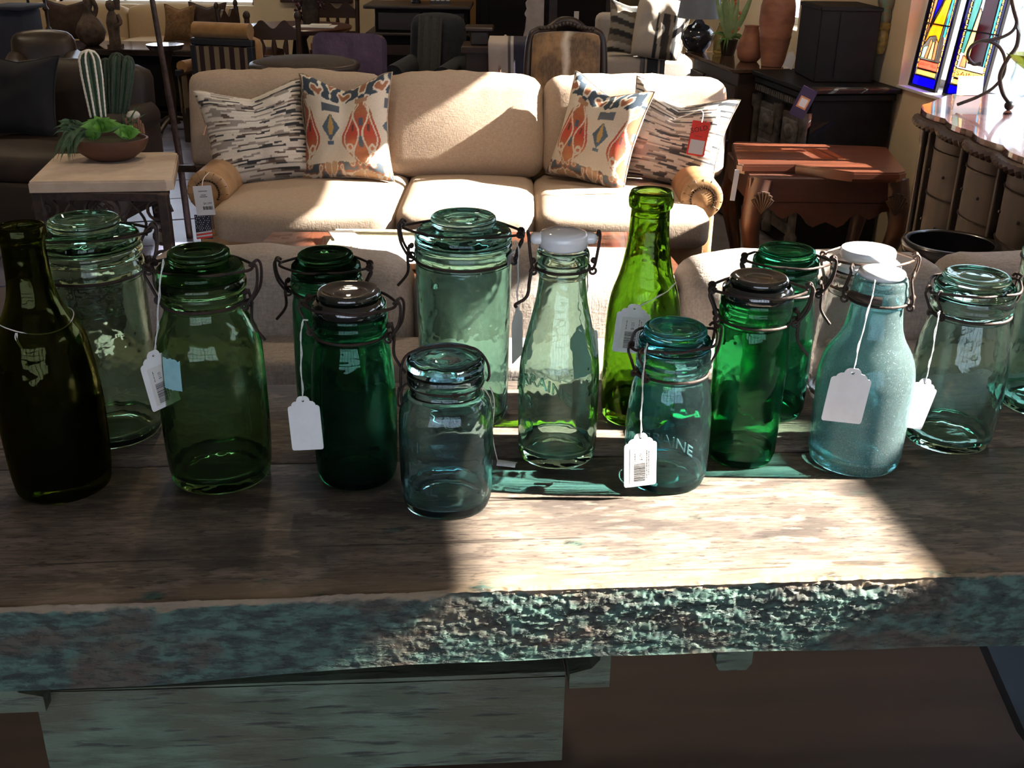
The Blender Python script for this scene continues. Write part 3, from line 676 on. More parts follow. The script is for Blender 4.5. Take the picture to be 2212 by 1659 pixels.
# 8 milk bottle with porcelain stopper
def stopper(root, zc, r, zw, rw, ang, lever=True, ears=True, h=.017, dome=.003):
    Mz = Matrix.Rotation(ang, 4, 'Z')
    cap = MB().lathe([(zc, 0), (zc, r * .82), (zc + .0012, r * .9), (zc + .004, r), (zc + h - .004, r), (zc + h - .001, r * .95), (zc + h + dome * .4, r * .7), (zc + h + dome, 0)], 40)
    if ears:
        for s_ in (-1, 1): cap.box((s_ * (r + .002), 0, zc + h * .62), (.016, .018, h * .62), Mz, .005, 2)
    cap.build('porcelain_stopper', PORC, root, 50)
    wm = MB(); w = .0017; ex = r + (.011 if ears else .006)
    for s_ in (-1, 1):
        wm.tube(smooth_path([(s_ * ex, .007, zc + h * .6), (s_ * (ex + .001), .006, zc + h * .95), (s_ * (ex + .001), -.006, zc + h * .9), (s_ * ex, -.007, zc + h * .3), (s_ * (rw + .006), -.006, zw + .004), (s_ * (rw + .003), -.004, zw - .003)], 4), w, 6, False, Mz)
        wm.tube([(s_ * (rw + .004) + .0034 * math.cos(a), -.005, zw - .004 + .0034 * math.sin(a)) for a in [2 * PI * k / 10 for k in range(10)]], w * .9, 5, True, Mz)
        wm.ball((s_ * (rw + .0045), -.004, zw + .008), .0036, 8, 6, Mz)
    wm.tube(circ(rw + w * .5, zw), w, 6, True, Mz)
    wm.build('swing_wire', IRON, root, 60)
    if lever:
        MB().tube(smooth_path([(-(rw + .005), -.004, zw + .002), (-(rw + .008), -.005, zw - .016), (-(rw + .009), -.005, zw - .028), (-(rw + .013), -.005, zw - .036), (-(rw + .023), -.006, zw - .042), (-(rw + .022), -.008, zw - .045)], 5), w * 1.1, 6, False, Mz).build('lever', IRON, root, 60)
j8, pr8, g8 = jar('milk_bottle', 'pale aqua milk bottle with grey-white porcelain swing stopper', (.0541, 1.1306),
    [(0, 45), (10, 46.2), (65, 46.4), (110, 45.8), (133, 42.3), (163, 35.6), (191, 29.3), (215, 26.2), (222, 26.4), (226, 28.2), (231, 28.8), (235, 27.6), (239, 29), (245, 29.3), (250, 28.2)], (.74, .95, .86), 'bottle', film=.035, dens=1.1, base=.012)
stopper(j8, .2515, .0270, .231, .029, R(4), h=.019)
emboss(j8, [('LORRAINE', .108, .019)], rprof(pr8), R(-38), solid_glass('milk_lettering', (.62, .85, .76), .05, .10), 11, .019)
emboss(j8, [('8', .080, .024), ('O', .052, .02)], rprof(pr8), R(-48), solid_glass('milk_numeral', (.62, .85, .76), .05, .10))
# 9 green wine bottle
j9, pr9, g9 = jar('wine_bottle', 'tall bright green open wine bottle with a barcoded tag tied on', (.1614, 1.242),
    [(0, 46), (8, 47.4), (61, 47.4), (107, 46.4), (142, 44.4), (164, 40.8), (188, 33.2), (211, 28.0), (236, 24.4), (258, 23.3), (270, 23.0), (272, 25.4), (278, 26.6), (284, 26.5), (290, 24.8)], (.27, .48, .07), 'bottle', film=.015, t=.004, base=.016, neck=262)
# 10 small teal jar
j10, pr10, g10 = jar('clamp_jar', 'small bright teal clamp jar at the front with a barcoded tag', (.175, 1.0744),
    [(0, 44.5), (8, 46.2), (26, 47.2), (60, 47), (82, 46.4), (105, 44), (117, 42), (127, 38.4), (132, 38), (135, 38.6), (139, 40.4), (144, 41), (148, 40), (152, 40.4), (157, 40.2), (160, 39)], (.48, .88, .90), lid=(161, 39.4, 33.5, 175, 184), ang=R(28), lever='lever_short', zw=133, film=.045, lidT=(.30, .68, .70), base=.009)
emboss(j10, [('LORRAINE', .070, .017)], rprof(pr10), R(-20), solid_glass('teal_lettering', (.5, .82, .84), .05, .12), 11, .017)
# 11 emerald jar, black lid
j11, pr11, g11 = jar('clamp_jar', 'emerald clamp jar with black lid, right of the teal jar', (.2727, 1.1315),
    [(0, 38), (10, 39.6), (50, 40.7), (100, 41.6), (139, 41.7), (160, 40.4), (172, 38.6), (176, 39), (180, 40.4), (186, 41), (191, 40.2), (195, 40.6), (199, 40)], (.13, .56, .27), lid=(200, 40.2, 32, 215, 223.5), ang=R(-8), zw=173.5, film=.035, lidT=(.012, .02, .014))
# 12 green jar behind
j12, pr12, g12 = jar('clamp_jar', 'mid-green clamp jar with green glass lid, behind the black-lidded emerald jar', (.3344, 1.2622),
    [(0, 42), (10, 43.8), (36, 44.3), (70, 44.8), (102, 44.5), (130, 42.6), (155, 38.8), (165, 37.8), (170, 39), (175, 40.4), (181, 40.6), (186, 39.6), (190, 40.6), (194, 40.2)], (.17, .64, .40), lid=(195, 40.4, 33.8, 209, 218), ang=R(-14), zw=166, film=.04, lidT=(.08, .40, .22))
emboss(j12, [('LABOR', .098, .021)], rprof(pr12), R(18), solid_glass('green_lettering', (.3, .75, .5), .05, .12), -4, .021)
# 13 clear jar, white lid
root13, pr13, g13 = jar('clamp_jar', 'clear glass clamp jar with white porcelain lid, behind the frosted aqua bottle', (.4497, 1.309),
    [(0, 51), (10, 53), (41, 54.4), (80, 52.6), (122, 48.4), (150, 44), (156, 43.4), (160, 44.6), (166, 45), (171, 43.8), (176, 44.2), (179, 43.5)], (.94, .97, .96), film=.045)
plid = MB().lathe([(.179, 0), (.179, .040), (.181, .0435), (.187, .043), (.192, .036), (.194, .0335), (.197, .0345), (.203, .0345), (.2055, .033), (.2062, .028), (.2062, 0)], 44).build('porcelain_lid', PORC, root13, 45)
clamp(root13, .158, .0442, .191, .0435, .0345, R(-10), 'lever_short', .0017, M_('light_rust_wire', (.22, .15, .12), (.12, .07, .05), .4, .6, 80))
# 14 frosted aqua bottle with white stopper
j14, pr14, g14 = jar('swing_bottle', 'dusty frosted aqua bottle with white stopper and a blank paper tag in front', (.4061, 1.1274),
    [(0, 51.5), (8, 53), (31, 53.5), (66, 53.7), (100, 54), (112, 53.4), (128, 50.3), (140, 45), (150, 38.8), (160, 34), (170, 31.2), (191, 28.4), (195, 29.4), (199, 30.6), (206, 31), (211, 30.6), (214, 29.6), (219, 29.8), (224, 28.8)], (.50, .92, .92), 'bottle', film=.5, dust=.25, base=.012, rough=.10, wav=.5)
stopper(j14, .2245, .026, .200, .0312, R(-24), False, False, .009, .004)
MB().tube([(math.cos(a) * .0322, math.sin(a) * .0322, .207) for a in [R(190 + 4 * k) for k in range(18)]], .005, 6).build('iron_collar', DIRON, j14, 60)
# 15 clear pale green jar
j15, pr15, g15 = jar('clamp_jar', 'clear pale green clamp jar at the right end with a blank tag on its left', (.5382, 1.1874),
    [(0, 50.5), (8, 52.2), (34, 54.4), (70, 55), (97, 54.6), (126, 51.3), (148, 46.6), (160, 43.6), (165, 43.4), (169, 45.4), (174, 47.2), (179, 46.6), (183, 47), (188, 46)], (.74, .95, .86), lid=(189, 46.2, 37, 204, 212.5), ang=R(18), lever='lever_short', zw=166, film=.045, lidT=(.66, .92, .82), base=.01)
# 16 aqua jar cut by the frame
j16, pr16, g16 = jar('clamp_jar', 'tall aqua jar at the far right, mostly outside the picture', (.7065, 1.293),
    [(0, 57), (15, 59), (111, 61.2), (180, 62.4), (196, 62), (200, 63), (206, 64), (212, 63), (218, 63.8), (224, 63)], (.6, .9, .8), lid=(225, 63, 42.6, 246, 253), ang=R(100), zw=198, film=.05, lidT=(.4, .8, .66))
# sunlight focused through the glass onto the bench
sun_d.cycles.is_caustics_light = True
for o in bpy.data.objects:
    if o.name.startswith(('glass_body', 'glass_lid')): o.cycles.is_caustics_caster = True
    if o.name.startswith('top_plank'): o.cycles.is_caustics_receiver = True
# ---------------------------------------------------------------- price tags
def tag_outline(w, h):
    s = w / 2; t = h
    # hang point at top centre; scalloped shoulders
    right = [(.10 * w, 0), (.16 * w, -.02 * h), (.20 * w, -.055 * h), (.21 * w, -.09 * h), (.30 * w, -.10 * h), (.36 * w, -.13 * h), (.385 * w, -.17 * h), (.44 * w, -.175 * h), (.49 * w, -.20 * h), (.5 * w, -.24 * h), (.5 * w, -.95 * h), (.485 * w, -.985 * h), (.45 * w, -h)]
    return right + [(-x, y) for x, y in right[::-1]]
_tagmesh = {}
def price_tag(label, hole, w, h, yaw, tilt, lean=0.0, string=None, printed=None, swing=0.0):
    """hole = world position of the tag's top; yaw turns its face, tilt rolls it in its plane, lean tips it back"""
    root = thing('price_tag', label, 'price tag', hole)
    Mt = Matrix.Rotation(yaw, 4, 'Z') @ Matrix.Rotation(R(90) + lean, 4, 'X') @ Matrix.Rotation(tilt, 4, 'Z')
    hole_ = [(.04 * w * math.cos(2 * PI * k / 8), -.085 * h + .04 * w * math.sin(2 * PI * k / 8)) for k in range(8)]
    card = MB().prism(tag_outline(w, h), -.0003, .0003, Mt, [hole_]).build('card', PAPER, root, None, True)
    if printed:
        lw, lh = w * .70, h * .66
        lb = MB().box((.03 * w, -.60 * h, .0004), (lw, lh, .0002), Mt).build('label_sticker', LABEL, root)
        bar = MB(); x0 = -.02 * w; yy = -.90 * h; rnd = random.Random(printed)
        while yy < -.56 * h:
            q = rnd.choice((.006, .010, .014)) * h; bar.box((x0, yy + q / 2, .00055), (lw * .5, q, .0001), Mt); yy += q + rnd.choice((.006, .009)) * h
        for txt, xx, yc, sz in ((printed, .02 * w, -.44 * h, .12 * w), ('Lorraine jar', .20 * w, -.52 * h, .062 * w), ('1000 0042', .28 * w, -.62 * h, .055 * w), ('3388', -.20 * w, -.40 * h, .07 * w)):
            if txt not in (printed,): continue
            v_, f_ = text_verts(txt, sz); bar.add([(xx - q.y, yc + q.x, .00055) for q in v_], f_, Mt)
        for xx, y0, y1 in ((.20 * w, -.86 * h, -.34 * h), (.26 * w, -.80 * h, -.34 * h), (-.17 * w, -.52 * h, -.36 * h)):
            yq = y0
            while yq < y1:
                ln = rnd.uniform(.015, .05) * h; bar.box((xx, yq + ln / 2, .00055), (.018 * w, ln, .0001), Mt); yq += ln + .012 * h
        bar.build('printing', INK, lb)
        if False: pass
    if string:
        pts = [Vector(p) - Vector(hole) for p in string]
        top = Mt @ Vector((0, -.085 * h, 0))
        sm = MB(); base = smooth_path(pts + [top], 6)
        sm.tube(base, .0006, 5); sm.tube([p + Vector((.0012 * math.sin(i * 1.3), .0012, .0)) for i, p in enumerate(base)], .0005, 5)
        sm.build('string', STRING, root, 60)
    return root
E3 = lambda x, y, Y: at(x, y, Y)
price_tag('barcoded paper tag hanging left of the broad-shouldered green jar', at(328, 758, 1.02), .034, .066, R(46), R(8), 0, [at(352, 560, 1.035), at(343, 640, 1.025), at(339, 720, 1.03)], '$125')
price_tag('blank white paper tag hanging left of the dark emerald jar', at(653, 856, 1.035), .034, .064, R(4), R(2), 0, [at(664, 692, 1.045), at(652, 700, 1.04), at(650, 780, 1.035)])
price_tag('paper tag seen edge-on right of the tall aqua jar', at(1117, 665, 1.215), .034, .068, R(68), R(3), 0, [at(1112, 520, 1.21), at(1120, 540, 1.205), at(1118, 620, 1.21)])
price_tag('pale tag hanging behind the milk bottle', at(1262, 700, 1.205), .036, .070, R(28), R(6), 0, [at(1272, 560, 1.17), at(1268, 620, 1.19)])
price_tag('barcoded paper tag tied on the green wine bottle', at(1372, 657, 1.185), .040, .062, R(-4), R(-4), 0, [at(1460, 610, 1.215), at(1440, 630, 1.19), at(1395, 655, 1.185)], '$125')
price_tag('barcoded tag hanging in front of the small teal jar', at(1384, 936, 1.02), .036, .064, R(10), R(3), 0, [at(1398, 742, 1.03), at(1392, 780, 1.015), at(1386, 880, 1.018)], '$175')
price_tag('blank paper tag on the frosted aqua bottle', at(1845, 796, 1.055), .044, .064, R(-2), R(-5), 0, [at(1890, 605, 1.085), at(1884, 640, 1.07), at(1860, 730, 1.058)])
price_tag('blank paper tag on the clear pale green jar', at(2002, 818, 1.11), .036, .062, R(8), R(-12), 0, [at(2030, 672, 1.13), at(2026, 690, 1.12), at(2012, 770, 1.11)])
rl = thing('price_tag', 'curled white tag end lying on the bench behind the mason jar', 'price tag', atz(1075, 1002, ZT + .001))
MB().grid(lambda u, v: (.0 + .022 * u, .012 * math.cos(PI * v) * .5, .0008 + .004 * math.sin(PI * v) * (1 - .3 * u)), 6, 8, Matrix.Rotation(R(-12), 4, 'Z')).build('card', PAPER, rl)
MB().tube(smooth_path([at(1058, 835, 1.0) - rl.location, at(1068, 870, 1.03) - rl.location, at(1064, 940, 1.07) - rl.location, Vector((0, 0, .003))], 6), .0006, 5).build('string', STRING, rl)
# ================================================================ soft furnishing helpers
def cushion(w, d, h, puff=.25, n=12, M=None, mb=None, crown=None, seed=0.0, crease=0.0):
    """box cushion: rounded edges, bulging faces, optional fine creases (x w, y d, z h; centred)"""
    mb = mb or MB()
    def face(ax, sg):
        def fn(u, v):
            a, b = 2 * u - 1, 2 * v - 1
            p = [0, 0, 0]; p[ax] = sg; p[(ax + 1) % 3] = a * sg; p[(ax + 2) % 3] = b
            x, y, z = p
            # soften to rounded box
            dims = (w / 2, d / 2, h / 2); r = min(dims) * .62
            q = Vector((x * dims[0], y * dims[1], z * dims[2]))
            inner = Vector([max(-(dims[i] - r), min(dims[i] - r, q[i])) for i in range(3)])
            dv = q - inner
            if dv.length > 1e-9: q = inner + dv.normalized() * r if dv.length > r else q
            bx, by, bz = 1 - (q.x / dims[0]) ** 2, 1 - (q.y / dims[1]) ** 2, 1 - (q.z / dims[2]) ** 2
            bx, by, bz = max(bx, 0), max(by, 0), max(bz, 0)
            o = Vector((math.copysign(1, q.x) * min(1, abs(q.x) / dims[0]) ** 3 * by * bz * .35, math.copysign(1, q.y) * min(1, abs(q.y) / dims[1]) ** 3 * bx * bz, math.copysign(1, q.z) * min(1, abs(q.z) / dims[2]) ** 3 * bx * by)) * (puff * min(dims))
            q = q + o
            wb = mnoise.noise(Vector((q.x * 3.1 + seed, q.y * 3.1, q.z * 3.1))) * .012
            if crease: wb += crease * mnoise.noise(Vector((q.x * 16 + seed, q.y * 2, q.z * 2.5))) * max(0, z + .2) 
            q = q * (1 + wb)
            return tuple(q)
        return fn
    for ax in range(3):
        for sg in (-1, 1): mb.grid(face(ax, sg), n, n, M)
    return mb
def build_merged(mb, name, mat, parent, dist=.0008, sm=180):
    o = mb.build(name, mat, parent, None)
    bm = bmesh.new(); bm.from_mesh(o.data); bmesh.ops.remove_doubles(bm, verts=bm.verts, dist=dist); bmesh.ops.recalc_face_normals(bm, faces=bm.faces); bm.to_mesh(o.data); bm.free()
    o.data.polygons.foreach_set('use_smooth', [True] * len(o.data.polygons)); o.data.update()
    return o
def h01(*a):
    x = math.sin(sum(v * k for v, k in zip(a, (12.9898, 78.233, 37.719, 4.581)))) * 43758.5453
    return x - math.floor(x)
CREAM = (.66, .60, .50)
def ikat(u, v, ph=.35):
    n = mnoise.noise(Vector((u * 9, v * 9, ph * 10))); n2 = mnoise.noise(Vector((u * 4, v * 22, 5 + ph)))
    a = abs(((u - ph) / .72 + 1) % 2 - 1); vv = v + .02 * n2
    if vv > .62 + .06 * n:
        q = mnoise.noise(Vector((a * 5, vv * 6, 1.7)))
        return (.03, .05, .075) if q > .02 else ((.30, .12, .06) if q < -.28 else CREAM)
    if vv < -.72 + .05 * n:
        q = mnoise.noise(Vector((a * 6, vv * 7, 8.7)))
        return (.05, .07, .09) if q > .18 else ((.24, .09, .04) if q > -.05 else ((.32, .20, .11) if q < -.25 else CREAM))
    # red ogee
    t = (vv + .72) / 1.25
    if 0 < t < 1:
        wv = .18 + .42 * math.sin(PI * min(1, t * 1.05)) * (1 + .25 * math.sin(7 * t))
        if a < wv:
            if abs(a - (.16 + .10 * math.sin(9 * t + .6))) < .03 or abs(a - wv + .09) < .022 or abs(math.hypot(a - .36, (t - .22) * 1.6) - .09) < .03: return CREAM
            if a < .07 and (.25 < t < .42 or .6 < t < .72): return (.06, .09, .13)
            if .22 < a < .30 and .5 < t < .62: return (.10, .035, .03)
            k = math.exp(-((t - .52) / .22) ** 2)
            return (.34 + .06 * k, .13 - .08 * k + .02 * n2, .055 - .03 * k)
        if a > .62 and .28 < t < .80:
            bw = .30 * (1 - abs(t - .58) / .24) if t > .34 else .10
            if 1 - a < bw: return (.42, .28, .10) if (1 - a) < bw * .35 and t > .45 else (.06, .10, .15)
        if a > .72 and t > .86: return (.07, .09, .12)
    elif t >= 1 and a < .2: return (.35, .2, .12)
    return CREAM
def stripes(u, v, ph=0.0):
    row = math.floor((v + 1) * 27 + .35 * mnoise.noise(Vector((u * 3, v * 4, ph))))
    ln = .16 + .4 * h01(row, 3 + ph); sgm = math.floor((u + h01(row, 1) * 2) / ln)
    q = h01(row, sgm, 7 + ph); dark = .22 + .16 * max(-1, min(1, u * 1.2))
    if row % 2 == 0: dark *= .45
    if q < dark: return (.025, .028, .035)
    if q < dark + .08: return (.11, .075, .06)
    if q < dark + .26: return (.28, .25, .22)
    g = .58 + .12 * h01(row, 9)
    return (g, g * .93, g * .82)
PATT = attr_mat('woven_pattern'); PIPE = M_('pillow_piping', (.42, .36, .28), (.2, .12, .08), .9, 0, 60)
def pillow(name, label, loc, w, h, t, rot, fn, mat=None, n=120, chop=.10, group=None, pinch=.13, cat='cushion'):
    """throw pillow standing in its XZ plane, base at loc; rot = (yaw, lean, roll)"""
    root = thing(name, label, cat, loc, 0, group)
    Mt = Matrix.Rotation(rot[0], 4, 'Z') @ Matrix.Rotation(rot[1], 4, 'X') @ Matrix.Rotation(rot[2], 4, 'Y') @ Matrix.Translation((0, 0, h / 2))
    def pos(u, v, s_):
        x = w / 2 * u * (1 - pinch * (1 - v * v)); z = h / 2 * v * (1 - pinch * .8 * (1 - u * u))
        z -= chop * h * max(0, 1 - abs(u) * 1.25) * max(0, (v + .5) / 1.5) ** 1.5
        th = t / 2 * (max(0, 1 - u ** 4) * max(0, 1 - v ** 4)) ** .55
        th *= 1 + .18 * mnoise.noise(Vector((u * 2.2 + loc[0], v * 2.2, s_ * 2)))
        if v > 0: th *= 1 - .25 * math.exp(-(u / .28) ** 2) * v
        return Vector((x, s_ * th, z))
    mb = MB(); N = n
    for s_ in (-1, 1):
        nn = N if s_ < 0 else 24
        vs_ = [pos(2 * i / nn - 1, 2 * j / nn - 1, s_) for j in range(nn + 1) for i in range(nn + 1)]
        fs = [((j * (nn + 1) + i), (j * (nn + 1) + i + 1), ((j + 1) * (nn + 1) + i + 1), ((j + 1) * (nn + 1) + i)) for j in range(nn) for i in range(nn)]
        mb.add(vs_, fs if s_ < 0 else [f[::-1] for f in fs], Mt)
    o = mb.build('cover', mat or PATT, root, 180)
    if fn:
        ca = o.data.color_attributes.new('Col', 'FLOAT_COLOR', 'POINT'); buf = []
        for s_ in (-1, 1):
            nn = N if s_ < 0 else 24
            for j in range(nn + 1):
                for i in range(nn + 1): c_ = fn(2 * i / nn - 1, 2 * j / nn - 1); buf += [c_[0], c_[1], c_[2], 1]
        ca.data.foreach_set('color', buf)
    per = [pos(q, -1, 0) for q in [k / 12 - 1 for k in range(24)]] + [pos(1, q, 0) for q in [k / 12 - 1 for k in range(24)]] + [pos(-q, 1, 0) for q in [k / 12 - 1 for k in range(24)]] + [pos(-1, -q, 0) for q in [k / 12 - 1 for k in range(24)]]
    MB().tube(per, .004, 5, True, Mt).build('piping', mat if (mat and not fn) else PIPE, root, 90)
    return root
# ================================================================ far sofa
sofa = thing('sofa', 'large beige linen three-seat sofa with tan leather rolled arms and four throw pillows', 'sofa', (-.26, 4.2, 0))
def sl_(v): return Vector((v.x + .26, v.y - 4.2, v.z))
MB().box((.0, .52, .27), (2.10, .86, .24), None, .03, 2).box((0, .98, .48), (2.18, .16, .66), None, .05, 2).build('frame', LEATH, sofa, 40)
for x in (-.96, .96):
    for y in (.14, .92): MB().lathe([(0, .02), (.06, .03), (.15, .035)], 12, Matrix.Translation((x, y, 0))).build('foot', DWOOD, sofa)
xs = [(-1.20, -.222), (-.218, .345), (.349, 1.08)]
xs = [(-.965, -.225), (-.222, .345), (.348, 1.055)]
for k, (a, b) in enumerate(xs):
    build_merged(cushion(b - a, .72, .155, .30, 16, Matrix.Translation(((a + b) / 2, .36, .452)), seed=k * 3.3), 'seat_cushion', LINEN, sofa)
bs_ = [(-1.21, -.345), (-.34, .385), (.39, 1.205)]
for k, (a, b) in enumerate(bs_):
    Mb = Matrix.Translation(((a + b) / 2, .74, .735)) @ Matrix.Rotation(R(-13), 4, 'X')
    build_merged(cushion(b - a, .20, .44, .24, 22, Mb, seed=10 + k * 2.7, crease=.03), 'back_cushion', LINEN, sofa)
for sx, x in ((-1, -1.01), (1, 1.035)):
    arm = MB()
    def prof_arm(a): return (.088 * math.cos(a), .088 * math.sin(a))
    arm.tube([(x, .16, .555), (x, .95, .56)], .088, 28)
    arm.box((x, .54, .34), (.13, .72, .30), None, .02, 2)
    arm.build('arm', LEATH, sofa, 50)
    fc = MB(); Mf = Matrix.Translation((x, .157, .555)) @ Matrix.Rotation(R(90), 4, 'X')
    fc.lathe([(0, .088), (.010, .084), (.014, .072), (.016, .05), (.014, .046), (.016, .04), (.022, 0)], 32, Mf)
    fo = fc.build('arm_face', LEATH, sofa, 50)
    nm = MB()
    for k in range(22):
        a = R(-35 + 250 * k / 21); nm.ball((.049 * math.cos(a), .049 * math.sin(a), .016), (.0045, .0045, .003), 8, 4, Mf)
    nm.build('nailheads', M_('brass_nail', (.06, .035, .02), (.03, .02, .012), .35, .8), fo)
    pl = MB()
    for k in range(11):
        a = R(-30 + 240 * k / 10); pl.tube([(.055 * math.cos(a), .055 * math.sin(a), .0155), (.085 * math.cos(a), .085 * math.sin(a), .0105)], .0013, 4, False, Mf)
    pl.build('pleats', BLEATH, fo)
# pillows on the sofa
SZ = .535
p = at(575, 420, 4.6); pillow('throw_pillow', 'cream and black broken-stripe throw pillow at the left end of the sofa', (p.x, 4.63, SZ - .012), .47, .44, .17, (R(14), R(-20), R(-6)), lambda u, v: stripes(u, v, .0))
p = at(748, 400, 4.6); pillow('throw_pillow', 'rust and blue ikat throw pillow beside the left striped pillow', (p.x, 4.65, SZ), .41, .47, .16, (R(-3), R(-17), R(-2)), lambda u, v: ikat(u, v, .42), chop=.12)
p = at(1262, 405, 4.6); pillow('throw_pillow', 'rust ikat throw pillow slumped in the middle of the right seat', (p.x, 4.66, SZ), .40, .46, .18, (R(-32), R(-16), R(8)), lambda u, v: ikat(u, v, -.42), chop=.10)
p = at(1428, 400, 4.66); pillow('throw_pillow', 'striped throw pillow with red sale tag at the right end of the sofa', (p.x, 4.68, SZ), .47, .43, .17, (R(-20), R(-15), R(9)), lambda u, v: stripes(u, v, 5.0), chop=.14)
# tags on the sofa
RED = M_('red_tag', (.75, .05, .03), (.7, .04, .03), .5); WHITEC = M_('white_card', (.72, .71, .74), (.68, .67, .7), .7)
h0 = at(1516, 262, 4.44)
st_tag = thing('sold_tag', 'red and white sold tag hanging from the right striped pillow', 'sale tag', h0)
Mt = Matrix.Rotation(R(-6), 4, 'Z') @ Matrix.Rotation(R(90), 4, 'X') @ Matrix.Rotation(R(-7), 4, 'Z')
MB().prism([(p_[0], p_[1] - .071) for p_ in rrect(.074, .142, .006)], -.0006, .0006, Mt).build('card', RED, st_tag, None, True)
MB().prism([(p_[0], p_[1] - .106) for p_ in rrect(.06, .058, .002)], .0007, .0010, Mt).build('white_panel', WHITEC, st_tag, None, True)
v_, f_ = text_verts('SOLD', .028); Mt2 = Mt @ Matrix.Rotation(R(20), 4, 'Z')
tx = MB().add([(q.x - .014, q.y - .030, .0012) for q in v_], f_, Mt2); v_, f_ = text_verts('SOLD BY', .008); tx.add([(q.x, q.y - .062, .0012) for q in v_], f_, Mt); tx.build('lettering', INK, st_tag)
MB().tube(smooth_path([Vector((0, 0, -.004)), at(1519, 246, 4.45) - h0, at(1512, 239, 4.47) - h0, at(1490, 247, 4.49) - h0, at(1465, 255, 4.5) - h0], 6), .0022, 6).build('string', STRING, st_tag, 60)
h1 = at(436, 402, 4.14)
sofa_tag = thing('sofa_price_card', 'white price card hanging by the left sofa arm above a star-spangled card', 'price card', h1)
Mt = Matrix.Rotation(R(4), 4, 'Z') @ Matrix.Rotation(R(90), 4, 'X') @ Matrix.Rotation(R(3), 4, 'Z')
MB().box((0, -.058, 0), (.072, .118, .0012), Mt).build('card', WHITEC, sofa_tag)
ink = MB(); 
v_, f_ = text_verts('$4,399', .012); ink.add([(q.x + .012, q.y - .070, .0009) for q in v_], f_, Mt)
for k in range(9): ink.box((-.006 + k * .0042, -.088, .0009), (.0022 if k % 3 else .0034, .014, .0003), Mt)
for yy, ww in ((-.020, .034), (-.036, .02), (-.043, .03)): ink.box((.0, yy, .0009), (ww, .0022, .0003), Mt)
ink.build('printing', INK, sofa_tag)
NAVY = M_('navy_card', (.02, .022, .05), (.016, .018, .04), .6)
flag = MB().box((0, 0, 0), (.066, .098, .0012), Matrix.Translation(at(440, 490, 4.15) - h1) @ Matrix.Rotation(R(90), 4, 'X')).build('flag_card', NAVY, sofa_tag)
MB().tube(smooth_path([Vector((0, 0, -.004)), at(440, 385, 4.2) - h1, at(452, 372, 4.33) - h1], 4), .0015, 5).build('string', STRING, sofa_tag)
fm = MB(); Mf = Matrix.Translation(at(440, 490, 4.15) - h1) @ Matrix.Rotation(R(90), 4, 'X'); rnd = random.Random(3)
for i in range(7):
    for j in range(8):
        if rnd.random() < .8: fm.box((-.028 + i * .0088 + (.004 if j % 2 else 0), .042 - j * .0078, .0009), (.003, .003, .0003), Mf)
fm.build('white_stars', WHITEC, flag)
fs_ = MB(); fs2 = MB()
for k in range(4): (fs_ if k % 2 else fs2).add([(-.032, -.024 - k * .007, .001), (.032, -.014 - k * .007, .001), (.032, -.0205 - k * .007, .001), (-.032, -.0305 - k * .007, .001)], [(0, 3, 2, 1)], Mf)
fs_.build('red_stripes', RED, flag); fs2.build('white_stripes', WHITEC, flag)
s0 = at(447, 245, 4.80)
strg = tag(MB().tube(smooth_path([at(440, 292, 4.62), at(448, 262, 4.66), at(449, 243, 4.68), at(455, 262, 4.66), at(466, 312, 4.6)], 6), .003, 6).build('tag_string', M_('peach_string', (.66, .42, .34), (.6, .34, .26), .9)), 'peach tag string hanging beside the left striped pillow', 'string')
# ================================================================ near sofa (its back to the bench)
ns = thing('sofa', 'grey-beige linen sofa standing with its back against the bench', 'sofa', (.62, 1.80, 0), R(1.5))
fr = MB().box((0, .085, .46), (2.75, .15, .80), None, .02, 3).box((0, .58, .28), (2.6, .90, .26), None, .03, 2)
fr.build('frame', LINEN2, ns, 50)
for x in (-1.28, 1.28): MB().box((x, .55, .38), (.20, .98, .44), None, .05, 3).build('arm', LINEN2, ns, 50)
for k in range(4):
    x0 = -1.345 + k * .536 if False else -1.36 + .005
xc = [(-1.345, -.815), (-.81, -.285), (-.28, .255), (.26, .80), (.805, 1.32)]
for k, (a, b) in enumerate(xc):
    Mb = Matrix.Translation(((a + b) / 2, .255 + .012 * (k % 2), .755)) @ Matrix.Rotation(R(-4), 4, 'X')
    build_merged(cushion(b - a, .20, .46, .14, 20, Mb, seed=30 + k * 1.9, crease=.02), 'back_cushion', LINEN2, ns)
for k in range(3):
    a = -1.16 + k * .775; build_merged(cushion(.765, .66, .16, .28, 10, Matrix.Translation((a + .385, .72, .49)), seed=50 + k), 'seat_cushion', LINEN2, ns)
for x in (-1.2, 1.2):
    for y in (.08, .95): MB().lathe([(0, .02), (.06, .03), (.15, .03)], 10, Matrix.Translation((x, y, 0))).build('foot', DWOOD, ns)
# ================================================================ coffee table between the sofas
ZC = .50
cl = atz(590, 501, ZC); cr = atz(1405, 501, ZC); cn = atz(553, 562, ZC)
ctb = thing('coffee_table', 'dark red-brown wooden coffee table between the two sofas', 'coffee table', (0, 3.6, 0))
y0c = 3.15; mbk = MB()
mbk.prism([(cl.x, cl.y - 3.6), (cr.x, cr.y - 3.6), (cr.x + .10, y0c - 3.6), (cl.x - .06, y0c - 3.6)], ZC - .04, ZC)
COFF = wood('coffee_table_wood', (.16, .05, .025), (.075, .03, .018), .22, 12, coat=.5)
mbk.build('top', COFF, ctb, None, True)
for x in (cl.x + .07, cr.x - .07):
    for y in (-.38, .30): MB().box((x, y, (ZC - .04) / 2), (.08, .08, ZC - .04), None, .008, 1).build('leg', DWOOD, ctb)
MB().box(((cl.x + cr.x) / 2, -.02, .40), (cr.x - cl.x - .16, .62, .10), None, .005, 1).build('apron', COFF, ctb)
b1 = atz(725, 493, ZC + .03); b2 = atz(905, 493, ZC + .03)
